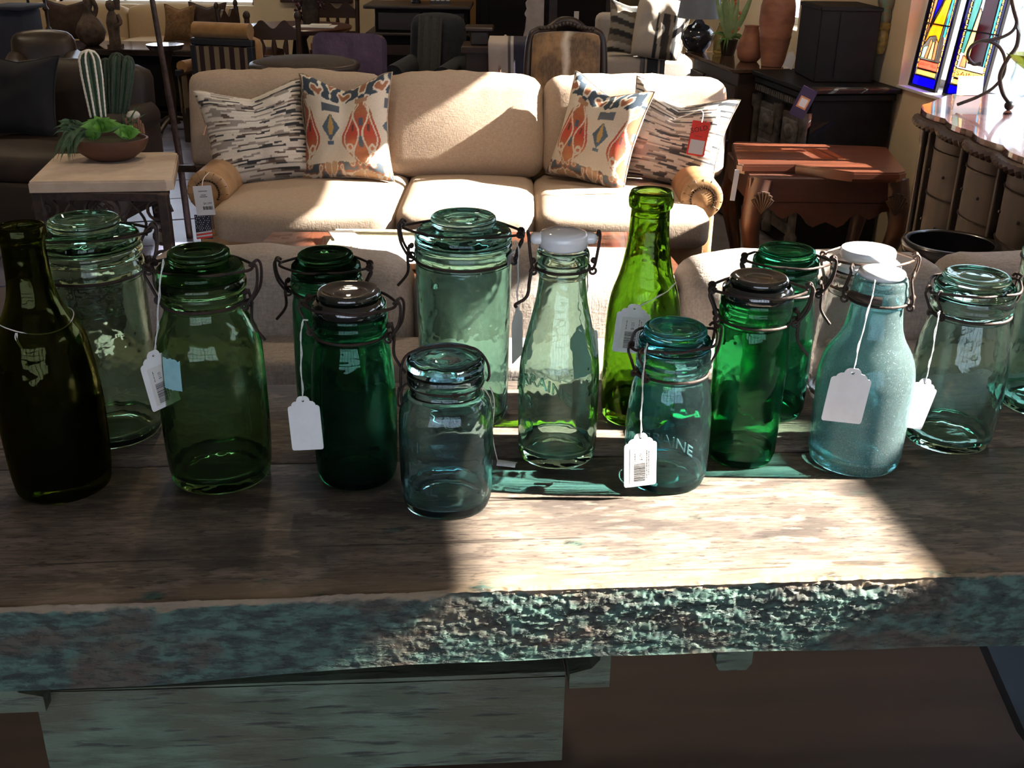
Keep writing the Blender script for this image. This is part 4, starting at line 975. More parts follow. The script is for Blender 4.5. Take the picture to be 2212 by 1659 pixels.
bookm = M_('gold_green_cover', (.42, .38, .24), (.30, .27, .16), .6, 0, 60, lo=.45, hi=.55)
bk_ = thing('portfolio', 'wide gilt-green portfolio lying on the coffee table', 'book', (b1.x, b1.y, ZC), 0)
wB = (b2.x - b1.x) * 1.15
MB().box((wB / 2, -.21, .0155), (wB, .42, .028), None, .003, 1).build('cover', bookm, bk_)
PAPR = M_('white_paper', (.82, .81, .80), (.78, .77, .76), .6)
for k, (px, py, w, d, rz, lb) in enumerate(((862, 548, .30, .24, 2, 'large white paper sheet on the gilt-green portfolio'), (800, 548, .16, .22, -4, 'narrow white sheet half under the large one on the portfolio'), (742, 506, .09, .12, 20, 'folded white card standing out at the left of the portfolio'))):
    q = atz(px, py, ZC + .035)
    o = MB().box((0, 0, 0), (w, d, .003 + .001 * k), None).build('paper_sheet', PAPR); o.location = (q.x, q.y, ZC + .0335 + .0005 + .0022 * (1 - k) if k < 2 else ZC + .033); o.rotation_euler = (0, 0, R(rz)); tag(o, lb, 'paper')
# ================================================================ red carved end table by the wall
ZR = .62
t0 = atz(1578, 305, ZR); t1 = atz(1905, 316, ZR); t2 = atz(1962, 372, ZR); t3 = atz(1592, 352, ZR)
et = thing('end_table', 'carved red-brown end table with thick shaped top and cabriole legs', 'side table', ((t0.x + t2.x) / 2, (t0.y + t2.y) / 2, 0))
ex, ey = et.location.x, et.location.y
poly = [(t3.x, t3.y), (t3.x + .02, t3.y - .03), ((t3.x + t2.x) / 2 - .1, t3.y - .015), ((t3.x + t2.x) / 2 + .12, t2.y - .02), (t2.x - .04, t2.y - .015), (t2.x, t2.y + .02), (t1.x + .02, t1.y - .02), (t1.x - .03, t1.y), (t0.x + .02, t0.y), (t0.x, t0.y - .04)]
poly = [(a - ex, b - ey) for a, b in poly]
tp = MB(); 
for s_, z0, z1 in ((1.0, ZR - .03, ZR - .008), (.985, ZR - .008, ZR), (.97, ZR - .045, ZR - .03)): tp.prism([(a * s_, b * s_) for a, b in poly], z0, z1)
tp.build('top', RWOOD, et, None, True)
cm = [(a * .86, b * .82) for a, b in poly]
RDARK = wood('dark_red_wood', (.075, .026, .014), (.03, .012, .008), .4, 12)
MB().box((0, 0, ZR - .10), (max(p_[0] for p_ in cm) - min(p_[0] for p_ in cm), max(p_[1] for p_ in cm) - min(p_[1] for p_ in cm), .115), None, .006, 1).build('case', RDARK, et)
xa, xb_ = min(p_[0] for p_ in cm), max(p_[0] for p_ in cm); ya, yb_ = min(p_[1] for p_ in cm), max(p_[1] for p_ in cm)
ap = [(xa + .02, 0)]
for k in range(25):
    u = k / 24; ap.append((xa + .02 + (xb_ - xa - .04) * u, -.05 - .055 * math.exp(-((u - .5) / .17) ** 2) - .02 * math.cos(10 * PI * u)))
ap.append((xb_ - .02, 0)); MB().prism(ap[::-1], 0, .02, Matrix.Translation((0, ya + .025, ZR - .155)) @ Matrix.Rotation(R(90), 4, 'X')).build('apron', RDARK, et, 40, True)
for sx, x in ((-1, xa + .05), (1, xb_ - .05)):
    for sy, y in ((-1, ya + .05), (1, yb_ - .05)):
        lg = MB().tube(smooth_path([(x, y, ZR - .06), (x + sx * .022, y + sy * .02, ZR - .16), (x + sx * .035, y + sy * .03, ZR - .26), (x + sx * .01, y + sy * .01, ZR - .40), (x - sx * .01, y - sy * .01, ZR - .52), (x + sx * .03, y + sy * .02, .03), (x + sx * .05, y + sy * .03, .0)], 5), [.062 - .036 * min(1, k / 20) + (.01 if k > 26 else 0) for k in range(31)], 12)
        L_ = lg.build('leg', RDARK, et, 60)
        if sy < 0:
            sh_ = MB()
            for k in range(7): sh_.tube([(x, y - .066, ZR - .20), (x + .045 * math.cos(R(20 + 23 * k)), y - .070, ZR - .155 + .055 * math.sin(R(20 + 23 * k)))], [.004, .011], 8)
            sh_.build('shell_carving', MWOOD, L_, 60)
wt = MB().box((0, 0, -.055), (.02, .004, .13)); o = wt.build('price_card', WHITEC); o.location = at(1592, 372, 4.42); o.rotation_euler = (0, R(4), R(0)); tag(o, 'narrow white card hanging at the left leg of the carved end table', 'price card')
# ================================================================ dark ribbed drum
ZDR = .75; q = atz(2056, 520, ZDR); dr_ = thing('drum_planter', 'black ribbed round planter with open rim beyond the right jars', 'planter', (q.x, q.y, 0))
rD = .136
pf = [(0, 0), (0, rD * .8)] + [(z, rD * (.84 + .1 * math.sin(PI * z / .75)) + (.005 if k % 2 else 0)) for k, z in enumerate([.02 + .026 * i for i in range(26)])] + [(.715, rD), (.738, rD + .006), (.748, rD), (.75, rD - .010), (.745, rD - .017), (.55, rD - .025), (.50, 0)]
MB().lathe(pf, 48).build('body', M_('black_glaze', (.006, .006, .008), (.012, .010, .012), .25, 0, 8, coat=.4), dr_, 50)
# ================================================================ carved chest under the stained glass
ZQ = 1.0
chest = thing('chest', 'weathered carved wooden chest with bowed barrel-like panels under the stained glass', 'chest', (1.50, 4.0, 0), R(-90))
# local: x along the front going towards the camera, y into the wall
CHW = wood('weathered_chest_wood', (.062, .041, .027), (.024, .016, .011), .65, 12, 2); CHT = wood('glossy_chest_top', (.085, .03, .025), (.04, .018, .014), .18, 10, coat=.6)
Lc, Dc = 1.0, .52
top_pts = [(-.31, Dc), (-.315, .24), (-.28, .19), (-.05, .03), (-.02, .0), (.02, -.02)]
for k in range(33):
    u = k / 32; top_pts.append((.05 + u * (Lc - .05), -.03 - .022 * abs(math.sin(u * PI * 4))))
top_pts += [(Lc + .03, -.02), (Lc + .03, Dc)]
tpm = MB(); tpm.prism(top_pts, ZQ - .026, ZQ); tpm.build('top', CHT, chest, None, True)
def inset(pts, k): cx = sum(p_[0] for p_ in pts) / len(pts); cy2 = .25; return [(.3 + (a - .3) * k, cy2 + (b - cy2) * k) for a, b in pts]
MB().prism(inset(top_pts, .965), ZQ - .06, ZQ - .026).build('cornice', CHW, chest, None, True)
case_pts = [(-.27, Dc - .02), (-.27, .26), (-.02, .075), (.04, .035), (Lc - .02, .035), (Lc - .02, Dc - .02)]
MB().prism(case_pts, .05, ZQ - .06).build('case', CHW, chest, None, True)
MB().prism(inset(case_pts, 1.03), 0, .05).build('plinth', CHW, chest, None, True)
MB().tube([(.05 + k * (Lc - .05) / 60, -.040 - .018 * abs(math.sin(k / 60 * PI * 4)), ZQ - .034 - .006 * (k % 2)) for k in range(61)], [.015 + .005 * (k % 2) for k in range(61)], 8).build('carved_edge', MWOOD, chest, 40)
npan = 3; x00 = .09; pw = (Lc - x00) / npan
for k in range(npan):
    xc_ = x00 + pw * (k + .5); wv = pw * .43
    def bow(u, v): a = (u - .5) * PI * .9; return (xc_ + wv * math.sin(a) * 1.05, .05 - .065 * math.cos(a), .06 + .87 * v)
    b_ = MB().grid(bow, 12, 12).build('barrel_panel', CHW, chest, 60)
    for z in (.14, .33, .46, .72, .88):
        MB().tube([(xc_ + wv * math.sin(a) * 1.05, .048 - .065 * math.cos(a), z) for a in [(i / 10 - .5) * PI * .9 for i in range(11)]], .004, 5).build('hoop', DWOOD, b_)
    for z in (.40, .62, .80):
        for s_ in (-.6, .5): MB().ball((xc_ + wv * math.sin(s_), .047 - .065 * math.cos(s_), z), .006, 6, 4).build('rivet', DWOOD, b_)
for k in range(npan + 1): MB().box((x00 + pw * k, .02, .49), (.02, .04, .88), None, .003, 1).build('stile', CHW, chest)
MB().lathe([(.05, .012), (.24, .016), (.26, .010), (.46, .011), (.48, .02), (.51, .022), (.53, .012), (.86, .012), (.88, .018), (.93, .018)], 10, Matrix.Translation((.035, .005, 0))).build('turned_post', DWOOD, chest, 60)
card = MB().box((0, 0, 0), (.105, .0016, .072)); o = card.build('name_card', M_('lilac_card', (.46, .40, .42), (.42, .37, .4), .7)); q = atz(2092, 206, ZQ); o.location = (q.x, q.y, ZQ + .037); o.rotation_euler = (R(-8), 0, R(6)); tag(o, 'blank lilac-grey card standing on the carved chest', 'card')
# ================================================================ stained glass panels leaning in the tall window
def stain(name, c_, k=1.0):
    m, nt, p, out = newmat(name); nt.nodes.remove(p)
    tr = nd(nt, 'ShaderNodeBsdfTransparent'); tl = nd(nt, 'ShaderNodeBsdfTranslucent'); gl = nd(nt, 'ShaderNodeBsdfGlossy'); gl.inputs['Roughness'].default_value = .1
    col = mixc(nt, noise_fac(nt, 30, (1, 1, .4), 3, .3, .7), c_, tuple(x * .75 for x in c_))
    nt.links.new(col, tr.inputs[0]); nt.links.new(col, tl.inputs[0])
    a = nd(nt, 'ShaderNodeMixShader'); a.inputs[0].default_value = .35; nt.links.new(tr.outputs[0], a.inputs[1]); nt.links.new(tl.outputs[0], a.inputs[2])
    b = nd(nt, 'ShaderNodeMixShader'); b.inputs[0].default_value = .05; nt.links.new(a.outputs[0], b.inputs[1]); nt.links.new(gl.outputs[0], b.inputs[2])
    nt.links.new(b.outputs[0], out.inputs['Surface']); return m
SG = {k: stain('stained_' + k, c_) for k, c_ in dict(blue=(.03, .015, .55), navy=(.03, .012, .16), amber=(.85, .42, .06), turq=(.16, .62, .80), gold=(.85, .55, .25), flesh=(.72, .36, .22), olive=(.42, .42, .10), rose=(.75, .25, .18), maroon=(.10, .02, .03), teal=(.16, .34, .32), cream=(.75, .62, .35), mint=(.45, .72, .55)).items()}
LEAD = M_('lead_came', (.02, .018, .02), (.035, .03, .03), .5, .5)
def sg_panel(label, pb_far, pb_near, ztop, design):
    d = (pb_near - pb_far); d.z = 0; w = d.length; d.normalize(); n = Vector((d.y, -d.x, 0)); n = n if n.dot(WN) > 0 else -n
    z0 = min(pb_far.z, pb_near.z)
    root = thing('stained_glass_panel', label, 'stained glass', (pb_far.x, pb_far.y, SILL1 + .013))
    hgt = ztop - SILL1
    Mx_ = Matrix.Identity(4); up = (Vector((0, 0, 1)) - n * .10).normalized()
    nn = d.cross(up).normalized()
    for i in range(3): Mx_[i][0] = d[i]; Mx_[i][1] = up[i]; Mx_[i][2] = nn[i]
    fr = MB(); b = .008
    for c_, dd in (((w / 2, b / 2, 0), (w, b, .014)), ((w / 2, hgt - b / 2, 0), (w, b, .014)), ((b / 2, hgt / 2, 0), (b, hgt, .014)), ((w - b / 2, hgt / 2, 0), (b, hgt, .014))): fr.box(c_, dd, Mx_)
    fr.build('lead_frame', LEAD, root)
    MB().box((w / 2, .30, 0), (w, .006, .010), Mx_).build('saddle_bar', LEAD, root)
    def pc(nm, poly, col):
        q = [(w * a, hh) for a, hh in poly]
        MB().prism(q, -.002, .002, Mx_).build(nm, SG[col], root, None, True)
        MB().tube([(a, b_, 0) for a, b_ in q], .0028, 4, True, Mx_).build('lead_line', LEAD, root)
    pc('border_glass', [(.05, .01), (.95, .01), (.95, .055), (.05, .055)], 'blue')
    pc('border_glass', [(.02, .01), (.10, .01), (.10, hgt), (.02, hgt)], 'navy'); pc('border_glass', [(.90, .01), (.98, .01), (.98, hgt), (.90, hgt)], 'navy')
    pc('fringe_glass', [(.16, .06), (.84, .06), (.84, .085), (.16, .085)], 'gold')
    pc('name_plate', [(.16, .09), (.84, .09), (.84, .13), (.16, .13)], 'rose' if design == 0 else 'gold')
    nb = int(hgt / .026)
    for k in range(nb):
        z = .09 + k * .026
        if z + .02 > hgt: break
        for x0 in (.105, .845): pc('border_bead', [(x0, z), (x0 + .05, z), (x0 + .05, z + .02), (x0, z + .02)], 'gold')
    if design == 0:
        pc('robe_glass', [(.18, .20), (.30, .24), (.52, .25), (.66, .22), (.74, .42), (.70, .52), (.45, .36), (.25, .27)], 'amber')
        pc('robe_glass', [(.24, .28), (.45, .38), (.70, .54), (.66, hgt - .01), (.40, hgt - .01), (.32, .45)], 'blue')
        pc('foot_glass', [(.30, .14), (.40, .14), (.46, .22), (.38, .235)], 'flesh'); pc('foot_glass', [(.58, .14), (.68, .14), (.66, .22), (.56, .235)], 'flesh')
        pc('ground_glass', [(.18, .14), (.29, .14), (.36, .2), (.20, .19)], 'mint'); pc('ground_glass', [(.42, .14), (.57, .14), (.54, .22), (.47, .22)], 'cream')
        pc('sky_glass', [(.76, .25), (.84, .25), (.84, hgt - .02), (.70, hgt - .02), (.72, .56), (.76, .44)], 'turq')
        pc('hem_glass', [(.26, .285), (.46, .37), (.72, .53), (.72, .56), (.44, .40), (.25, .31)], 'olive')
        pc('sleeve_glass', [(.18, .22), (.23, .30), (.31, .46), (.30, .6), (.18, .6)], 'flesh')
        txt = 'SAINT MICHEL II'
    else:
        pc('robe_glass', [(.42, .16), (.78, .16), (.74, hgt - .02), (.38, hgt - .02), (.45, .40)], 'maroon')
        pc('sky_glass', [(.80, .16), (.84, .16), (.84, hgt - .02), (.76, hgt - .02)], 'turq')
        pc('drape_glass', [(.17, .20), (.25, .20), (.36, .42), (.34, .55), (.18, .55)], 'teal'); pc('sky_glass', [(.18, .56), (.34, .56), (.36, hgt - .02), (.2, hgt - .02)], 'turq')
        pc('robe_glass', [(.26, .20), (.42, .16), (.44, .38), (.38, .40)], 'cream'); pc('foot_glass', [(.22, .14), (.38, .14), (.36, .19), (.25, .19)], 'flesh')
        txt = 'SAINT'
    v_, f_ = text_verts(txt, .022 if design == 0 else .03)
    sx = w * .60 / max(1e-6, max(q.x for q in v_) - min(q.x for q in v_))
    MB().add([(w * .5 + q.x * sx, .11 + q.y, .0032) for q in v_], f_, Mx_).build('lettering', M_('glass_lettering_%d' % design, (.30, .05, .04), (.25, .04, .03), .6), root)
    return root
pa, pb = onwall(1962, 194, -.05), onwall(2021, 207, -.05); pa.z = pb.z = SILL1
sg_panel('narrow stained glass panel with blue and amber robe, farther of two in the window', pa, pb, 1.62, 0)
pa, pb = onwall(2036, 212, -.05), onwall(2118, 232, -.05); pa.z = pb.z = SILL1
sg_panel('narrow stained glass panel with maroon robe, nearer of two in the window', pa, pb, 1.62, 1)
# ================================================================ scrolled iron stand with glass on the chest
q = atz(2174, 238, ZQ); ist = thing('iron_stand', 'scrolled wrought-iron stand holding green and clear glass on the carved chest', 'stand', (q.x, q.y, ZQ))
def L_(px, py): return at(px, py, q.y) - ist.location
ir = MB()
ir.tube(smooth_path([L_(2068, 226), L_(2110, 210), L_(2145, 190), L_(2168, 160), L_(2170, 125), L_(2155, 98), L_(2125, 88), L_(2100, 98), L_(2090, 120), L_(2102, 138), L_(2118, 137)], 6), .006, 8)
ir.tube(smooth_path([L_(2180, 222), L_(2166, 200), L_(2160, 165), L_(2175, 130), L_(2196, 100), L_(2200, 60), L_(2190, 20), L_(2180, -30)], 6), .008, 8)
ir.tube(smooth_path([L_(2125, 88), L_(2160, 82), L_(2188, 66), L_(2196, 40), L_(2185, -10)], 6), .006, 8)
ir.ball(L_(2180, 228), .017, 12, 8)
ir.build('iron_scrolls', DIRON, ist, 60)
MB().lathe([(0, .004), (.01, .02), (.03, .05), (.05, .075), (.058, .085), (.06, .083), (.052, .072), (.032, .046), (.014, .016), (.012, 0)], 32, Matrix.Translation(L_(2222, 155))).build('green_glass_leaf', glass('olive_leaf_glass', (.45, .50, .12), .12), ist, 60)
MB().lathe([(0, 0), (.002, .03), (.03, .045), (.07, .048), (.11, .04), (.14, .046), (.141, .044), (.11, .037), (.07, .045), (.03, .041), (.006, 0)], 32, Matrix.Translation(L_(2205, 215))).build('clear_glass_cup', glass('stand_clear_glass', (.88, .92, .95), .10), ist, 60)
MB().lathe([(0, 0), (.002, .03), (.03, .05), (.07, .052), (.10, .04), (.101, .037), (.07, .048), (.03, .045), (.006, 0)], 32, Matrix.Translation(L_(2222, 80))).build('clear_glass_cup', glass('stand_clear_glass_b', (.88, .92, .95), .10), ist, 60)
# ================================================================ carved hanging on the wall
wp = onwall(1908, 52, .03)
wh = thing('wall_carving', 'painted carved tassel-like hanging on the cream wall right of the black cabinet', 'wall carving', wp)
MB().lathe([(-.15, 0), (-.145, .018), (-.12, .030), (-.07, .034), (-.03, .030), (-.02, .038), (0, .040), (.01, .03)], 14).build('ochre_tassel', M_('ochre_gilt', (.40, .26, .06), (.14, .09, .03), .5, .1, 40), wh, 40)
MB().lathe([(.01, .03), (.03, .038), (.07, .030), (.10, .042), (.15, .046), (.2, .03), (.22, 0)], 14).build('green_head', M_('green_gilt', (.10, .20, .14), (.22, .12, .06), .5, .1, 40), wh, 40)
# ================================================================ cabinets along the right wall
def run_along(name, label, cat, far_px, near_px, z, depth, mat):
    a = atz(far_px[0], far_px[1], z); b = atz(near_px[0], near_px[1], z)
    d = (b - a); L = d.length; ang = math.atan2(d.y, d.x)
    return thing(name, label, cat, (a.x, a.y, 0), ang), L, ang
CARV = M_('grey_carved_wood', (.10, .085, .07), (.03, .024, .02), .6, 0, 22, bs=.6, bscale=60, bdist=.006)
ZK = .86
cab, Lk, ak = run_along('carved_cabinet', 'black cabinet with carved grey front panels and dentil moulding by the window', 'cabinet', (1640, 152), (1752, 192), ZK, .42, BLACKW)
MB().box((Lk / 2, .235, .42), (Lk - .02, .43, .80), None, .004, 1).build('case', BLACKW, cab)
MB().box((Lk / 2, .22, ZK - .012), (Lk + .06, .50, .024), None, .004, 1).box((Lk / 2, .22, ZK - .045), (Lk + .02, .47, .03), None, .003, 1).build('top', BLACKW, cab)
dn = MB()
for k in range(int(Lk / .03)): dn.box((.015 + k * .03, .0, ZK - .085), (.018, .03, .03))
dn.build('dentil_moulding', CARV, cab)
for k in range(2):
    x = Lk * (.27 + .46 * k)
    dd_ = MB().box((x, .012, .40), (Lk * .36, .02, .62), None, .004, 1).build('door', CARV, cab)
    MB().box((x, -.002, .62), (Lk * .27, .02, .12), None, .008, 2).box((x, -.002, .34), (Lk * .27, .02, .36), None, .008, 2).ball((x, -.008, .62), (Lk * .09, .016, .04), 12, 8).build('raised_panel', CARV, dd_, 50)
for x in (.03, Lk - .03, Lk / 2): MB().lathe([(.05, .03), (.1, .035), (.12, .022), (.66, .02), (.68, .034), (.74, .036)], 10, Matrix.Translation((x, .0, 0))).build('pilaster', CARV, cab, 50)
hx = at(1760, 168, 5.62); hy = at(1888, 168, 5.62)
hut = thing('black_chest', 'plain black box chest standing on the carved cabinet', 'box', ((hx.x + hy.x) / 2 + .0, 5.85, ZK))
wH = hy.x - hx.x; zH = at(1800, 15, 5.62).z - ZK
MB().box((0, 0, zH / 2), (wH, .42, zH), None, .006, 1).build('body', BLACKW, hut)
MB().box((0, 0, zH - .012), (wH + .012, .435, .02), None, .004, 1).box((-wH / 2 + .10, -.213, zH / 2), (.004, .006, zH - .05)).build('lid', BLACKW, hut)
pt = at(1735, 222, 5.2)
pur = thing('purple_tag', 'purple tag with orange-framed white square leaning on the carved cabinet', 'price tag', pt)
Mt = Matrix.Rotation(R(-20), 4, 'Z') @ Matrix.Rotation(R(90), 4, 'X') @ Matrix.Rotation(R(-22), 4, 'Z')
MB().box((0, 0, 0), (.075, .145, .002), Mt).build('card', M_('purple_card', (.028, .016, .075), (.022, .013, .06), .6), pur)
MB().box((0, .0, .0013), (.048, .056, .0004), Mt).build('orange_frame', M_('orange_print', (.62, .27, .10), (.55, .22, .08), .6), pur); MB().box((0, .0, .0017), (.034, .040, .0004), Mt).build('white_square', WHITEC, pur)
sb, Ls, as_ = run_along('sideboard', 'dark wooden sideboard with arched panel doors behind the sofa', 'sideboard', (1492, 112), (1592, 148), .86, .45, DWOOD)
MB().box((Ls / 2, .24, .42), (Ls - .03, .44, .82), None, .004, 1).build('case', DWOOD, sb)
MB().box((Ls / 2, .23, .848), (Ls + .05, .52, .024), None, .006, 2).build('top', wood('polished_top', (.10, .05, .03), (.05, .026, .016), .15, 8, coat=.6), sb)
nd_ = 3
for k in range(nd_):
    x = Ls * (k + .5) / nd_
    d_ = MB().box((x, .012, .42), (Ls / nd_ * .9, .02, .68), None, .003, 1).build('door', MWOOD, sb)
    arch_ = [(-Ls / nd_ * .33, -.26), (Ls / nd_ * .33, -.26), (Ls / nd_ * .33, .20)] + [(Ls / nd_ * .33 * math.cos(R(a)), .20 + .07 * math.sin(R(a))) for a in range(15, 180, 15)] + [(-Ls / nd_ * .33, .20)]
    MB().prism(arch_, 0, .012, Matrix.Translation((x, .004, .42)) @ Matrix.Rotation(R(90), 4, 'X')).build('arched_panel', DWOOD, d_, None, True)
    MB().ball((x + Ls / nd_ * .38, -.004, .45), .010, 8, 6).build('knob', DIRON, d_)
# pots, plant, lamp on the sideboard
TERR = M_('terracotta', (.34, .14, .075), (.22, .085, .05), .65, 0, 10, (1, 1, 2), bs=.3, bscale=50)
v0 = atz(1668, 142, .862); vase = thing('terracotta_vase', 'tall ridged terracotta vase beside the black box chest', 'vase', (v0.x, v0.y, .862))
s1_ = 2.43e-3
MB().lathe([(0, 0), (0, .062), (.03, .066), (.12, .082), (.15, .086), (.155, .089), (.165, .089), (.17, .087), (.24, .098), (.32, .096), (.37, .085), (.385, .07), (.40, .062), (.44, .058), (.46, .072), (.465, .066), (.44, .05), (.38, .055), (.30, .085), (.02, .05), (.015, 0)], 40).build('body', TERR, vase, 40)
vt = at(1702, 125, v0.y - .1); vtag = thing('price_tag', 'white forked tag hanging on the tall terracotta vase', 'price tag', vt)
MB().prism([(-.03, -.06), (-.012, -.035), (.025, -.07), (.045, .0), (.025, .035), (.0, .03)], -.0008, .0008, Matrix.Rotation(R(-15), 4, 'Z') @ Matrix.Rotation(R(90), 4, 'X')).build('card', WHITEC, vtag, None, True)
g0 = atz(1604, 132, .862); pot = thing('terracotta_jug', 'round terracotta jug in front of the agave plant', 'jug', (g0.x + .035, g0.y, .862))
MB().lathe([(0, 0), (0, .05), (.02, .066), (.07, .078), (.11, .068), (.15, .05), (.19, .04), (.20, .044), (.195, .036), (.15, .044), (.02, .05), (.018, 0)], 30).build('body', TERR, pot, 50)
a0 = atz(1582, 122, .862); ag = thing('potted_plant', 'spiky green agave plant with orange flowers in a small pot on the sideboard', 'plant', (a0.x - .01, a0.y + .10, .862))
MB().lathe([(0, 0), (0, .04), (.08, .055), (.09, .058), (.092, .05), (.08, .045), (.075, 0)], 20).build('pot', DWOOD, ag, 50)
LEAF = M_('agave_leaf', (.20, .34, .14), (.34, .44, .22), .4, 0, 20); LEAF2 = M_('dark_leaf', (.05, .14, .03), (.10, .22, .04), .45, 0, 20)
rnd = random.Random(5)
def blade(base, tip, bend, wd, mat, root, name='leaf', nseg=8):
    base, tip = Vector(base), Vector(tip); mid = (base + tip) / 2 + Vector(bend)
    d = (tip - base).normalized(); side = d.cross(Vector((0, -1, .3))).normalized()
    if side.length < .1: side = Vector((1, 0, 0))
    nrm = side.cross(d).normalized(); vs_ = []
    for k in range(nseg + 1):
        t = k / nseg; p = base * (1 - t) ** 2 + mid * 2 * t * (1 - t) + tip * t * t; w = wd * (math.sin(PI * min(1, t * .8 + .2)) * .9 + .05) * (1 - t ** 3)
        vs_ += [p - side * w, p + nrm * w * .35, p + side * w, p - nrm * w * .15]
    fs = [(k * 4 + j, k * 4 + (j + 1) % 4, (k + 1) * 4 + (j + 1) % 4, (k + 1) * 4 + j) for k in range(nseg) for j in range(4)]
    return MB().add(vs_, fs).build(name, mat, root, 90)
for k in range(13):
    a = 2 * PI * k / 13 + rnd.uniform(-.2, .2); r = rnd.uniform(.05, .17); hgt = rnd.uniform(.25, .40)
    blade((0, 0, .08), (r * math.cos(a), r * math.sin(a) * .7, .08 + hgt), (.04 * math.cos(a), .04 * math.sin(a), .02), rnd.uniform(.014, .02), LEAF, ag)
for k in range(10):
    a = rnd.uniform(PI * .8, PI * 2); r = rnd.uniform(.08, .15)
    blade((0, 0, .09), (r * math.cos(a), r * math.sin(a) * .8, .02 + rnd.uniform(-.01, .08)), (.03 * math.cos(a), 0, .07), .008, LEAF2, ag, 'drooping_leaf')
fl_ = MB()
for k in range(16): fl_.ball((.03 + rnd.uniform(-.02, .02), -.02, .14 + k * .015), (.009, .009, .012), 8, 6)
fl_.build('flower_spike', M_('orange_flower', (.75, .25, .10), (.6, .15, .06), .6), ag, 90)
c0 = atz(1557, 118, .862); cb = thing('glass_bottle', 'small clear amber-tinted bottle between the table lamp and agave plant', 'bottle', (c0.x, c0.y + .06, .862))
MB().lathe([(0, 0), (0, .034), (.01, .04), (.09, .042), (.12, .036), (.15, .02), (.18, .018), (.18, .015), (.12, .03), (.02, .034), (.012, 0)], 24).build('glass_body', glass('amber_clear_glass', (.78, .74, .5), .10), cb, 60)
l0 = atz(1512, 116, .862); lamp = thing('table_lamp', 'table lamp with round dark glazed base and grey drum shade', 'lamp', (l0.x, l0.y + .14, .862))
DGL = M_('dark_glaze', (.012, .014, .02), (.03, .03, .04), .12, 0, 6, coat=.8)
MB().lathe([(0, 0), (0, .06), (.012, .065), (.03, .085), (.08, .105), (.12, .10), (.155, .07), (.165, .04), (.175, .035), (.19, .02), (.21, .01), (.23, .008), (.23, 0)], 32).build('base', DGL, lamp, 50)
MB().lathe([(.20, .136), (.44, .105), (.44, .102), (.20, .133)], 36).build('shade', M_('grey_shade', (.22, .24, .28), (.19, .21, .25), .8), lamp, 60)
# ================================================================ white bench seat with striped pillows
w0 = at(1385, 165, 7.35)
wb = thing('settee', 'off-white upholstered settee behind the sofa with striped pillows', 'settee', (w0.x + .02, 7.55, 0))
WFAB = linen('white_linen', (.50, .45, .40), (.42, .37, .33))
zs_ = at(1385, 120, 7.4).z
MB().box((0, 0, zs_ / 2 + .04), (.62, .55, zs_ - .08), None, .04, 3).build('seat', WFAB, wb, 50)
MB().box((0, .26, zs_ * .78), (.62, .12, zs_ * 1.05), None, .05, 3).build('backrest', WFAB, wb, 50)
for x in (-.26, .26):
    for y in (-.2, .2): MB().lathe([(0, .015), (.09, .025)], 8, Matrix.Translation((x, y, 0))).build('leg', DWOOD, wb)
def bands(u, v, ph=0.0):
    q = (u * .9 + v * .35 + ph); k = math.floor(q * 4.5)
    return [(.50, .44, .36), (.05, .045, .04), (.06, .05, .045), (.34, .29, .23), (.03, .03, .03)][k % 5]
def bands_h(u, v): k = math.floor((v + .15 * u) * 4.2); return [(.045, .04, .035), (.46, .40, .32), (.20, .16, .12), (.03, .028, .026), (.30, .26, .2)][k % 5]
p_ = at(1352, 118, 7.2); pillow('throw_pillow', 'dark banded throw pillow at the left of the white settee', (p_.x, 7.36, zs_ + .005), .27, .34, .13, (R(12), R(-14), R(9)), bands_h, n=40, chop=.03)
p_ = at(1430, 118, 7.2); pillow('throw_pillow', 'dark blue pillow with striped edge at the back of the white settee', (p_.x + .02, 7.46, zs_ + .005), .28, .42, .10, (R(-20), R(-8), R(12)), lambda u, v: (.02, .025, .04) if u < .4 else bands(u * 3, v), n=40, chop=.02)
p_ = at(1415, 128, 7.1); pillow('throw_pillow', 'cream and black striped pillow folded over at the front of the white settee', (p_.x + .01, 7.26, zs_ + .006), .30, .36, .15, (R(-8), R(-12), R(6)), lambda u, v: (.55, .48, .40) if u < -.1 or v > .45 else bands(u * 1.6, v * .3), n=50, chop=-.04, pinch=-.05)
thr = MB(); tx0 = at(1383, 140, 7.26); tx1 = at(1436, 140, 7.26); zt0 = zs_ + .002
def thf(u, v): 
    x = tx0.x + (tx1.x - tx0.x) * u
    if v < .25: return (x, 7.40 - .13 * v / .25, zt0 + .004)
    return (x, 7.262 - .004 * math.sin(u * 14), zt0 - (v - .25) * .42)
thr.grid(thf, 24, 14); o = thr.build('striped_throw', PATT, None, 90)
ca = o.data.color_attributes.new('Col', 'FLOAT_COLOR', 'POINT'); bf = []
for j in range(15):
    for i in range(25): c_ = (.42, .38, .34) if i in (5, 6, 18, 19) else ((.12, .12, .13) if i < 4 or i > 20 else (.02, .024, .035)); bf += [*c_, 1]
ca.data.foreach_set('color', bf); tag(o, 'dark striped throw hanging over the front of the white settee', 'blanket')
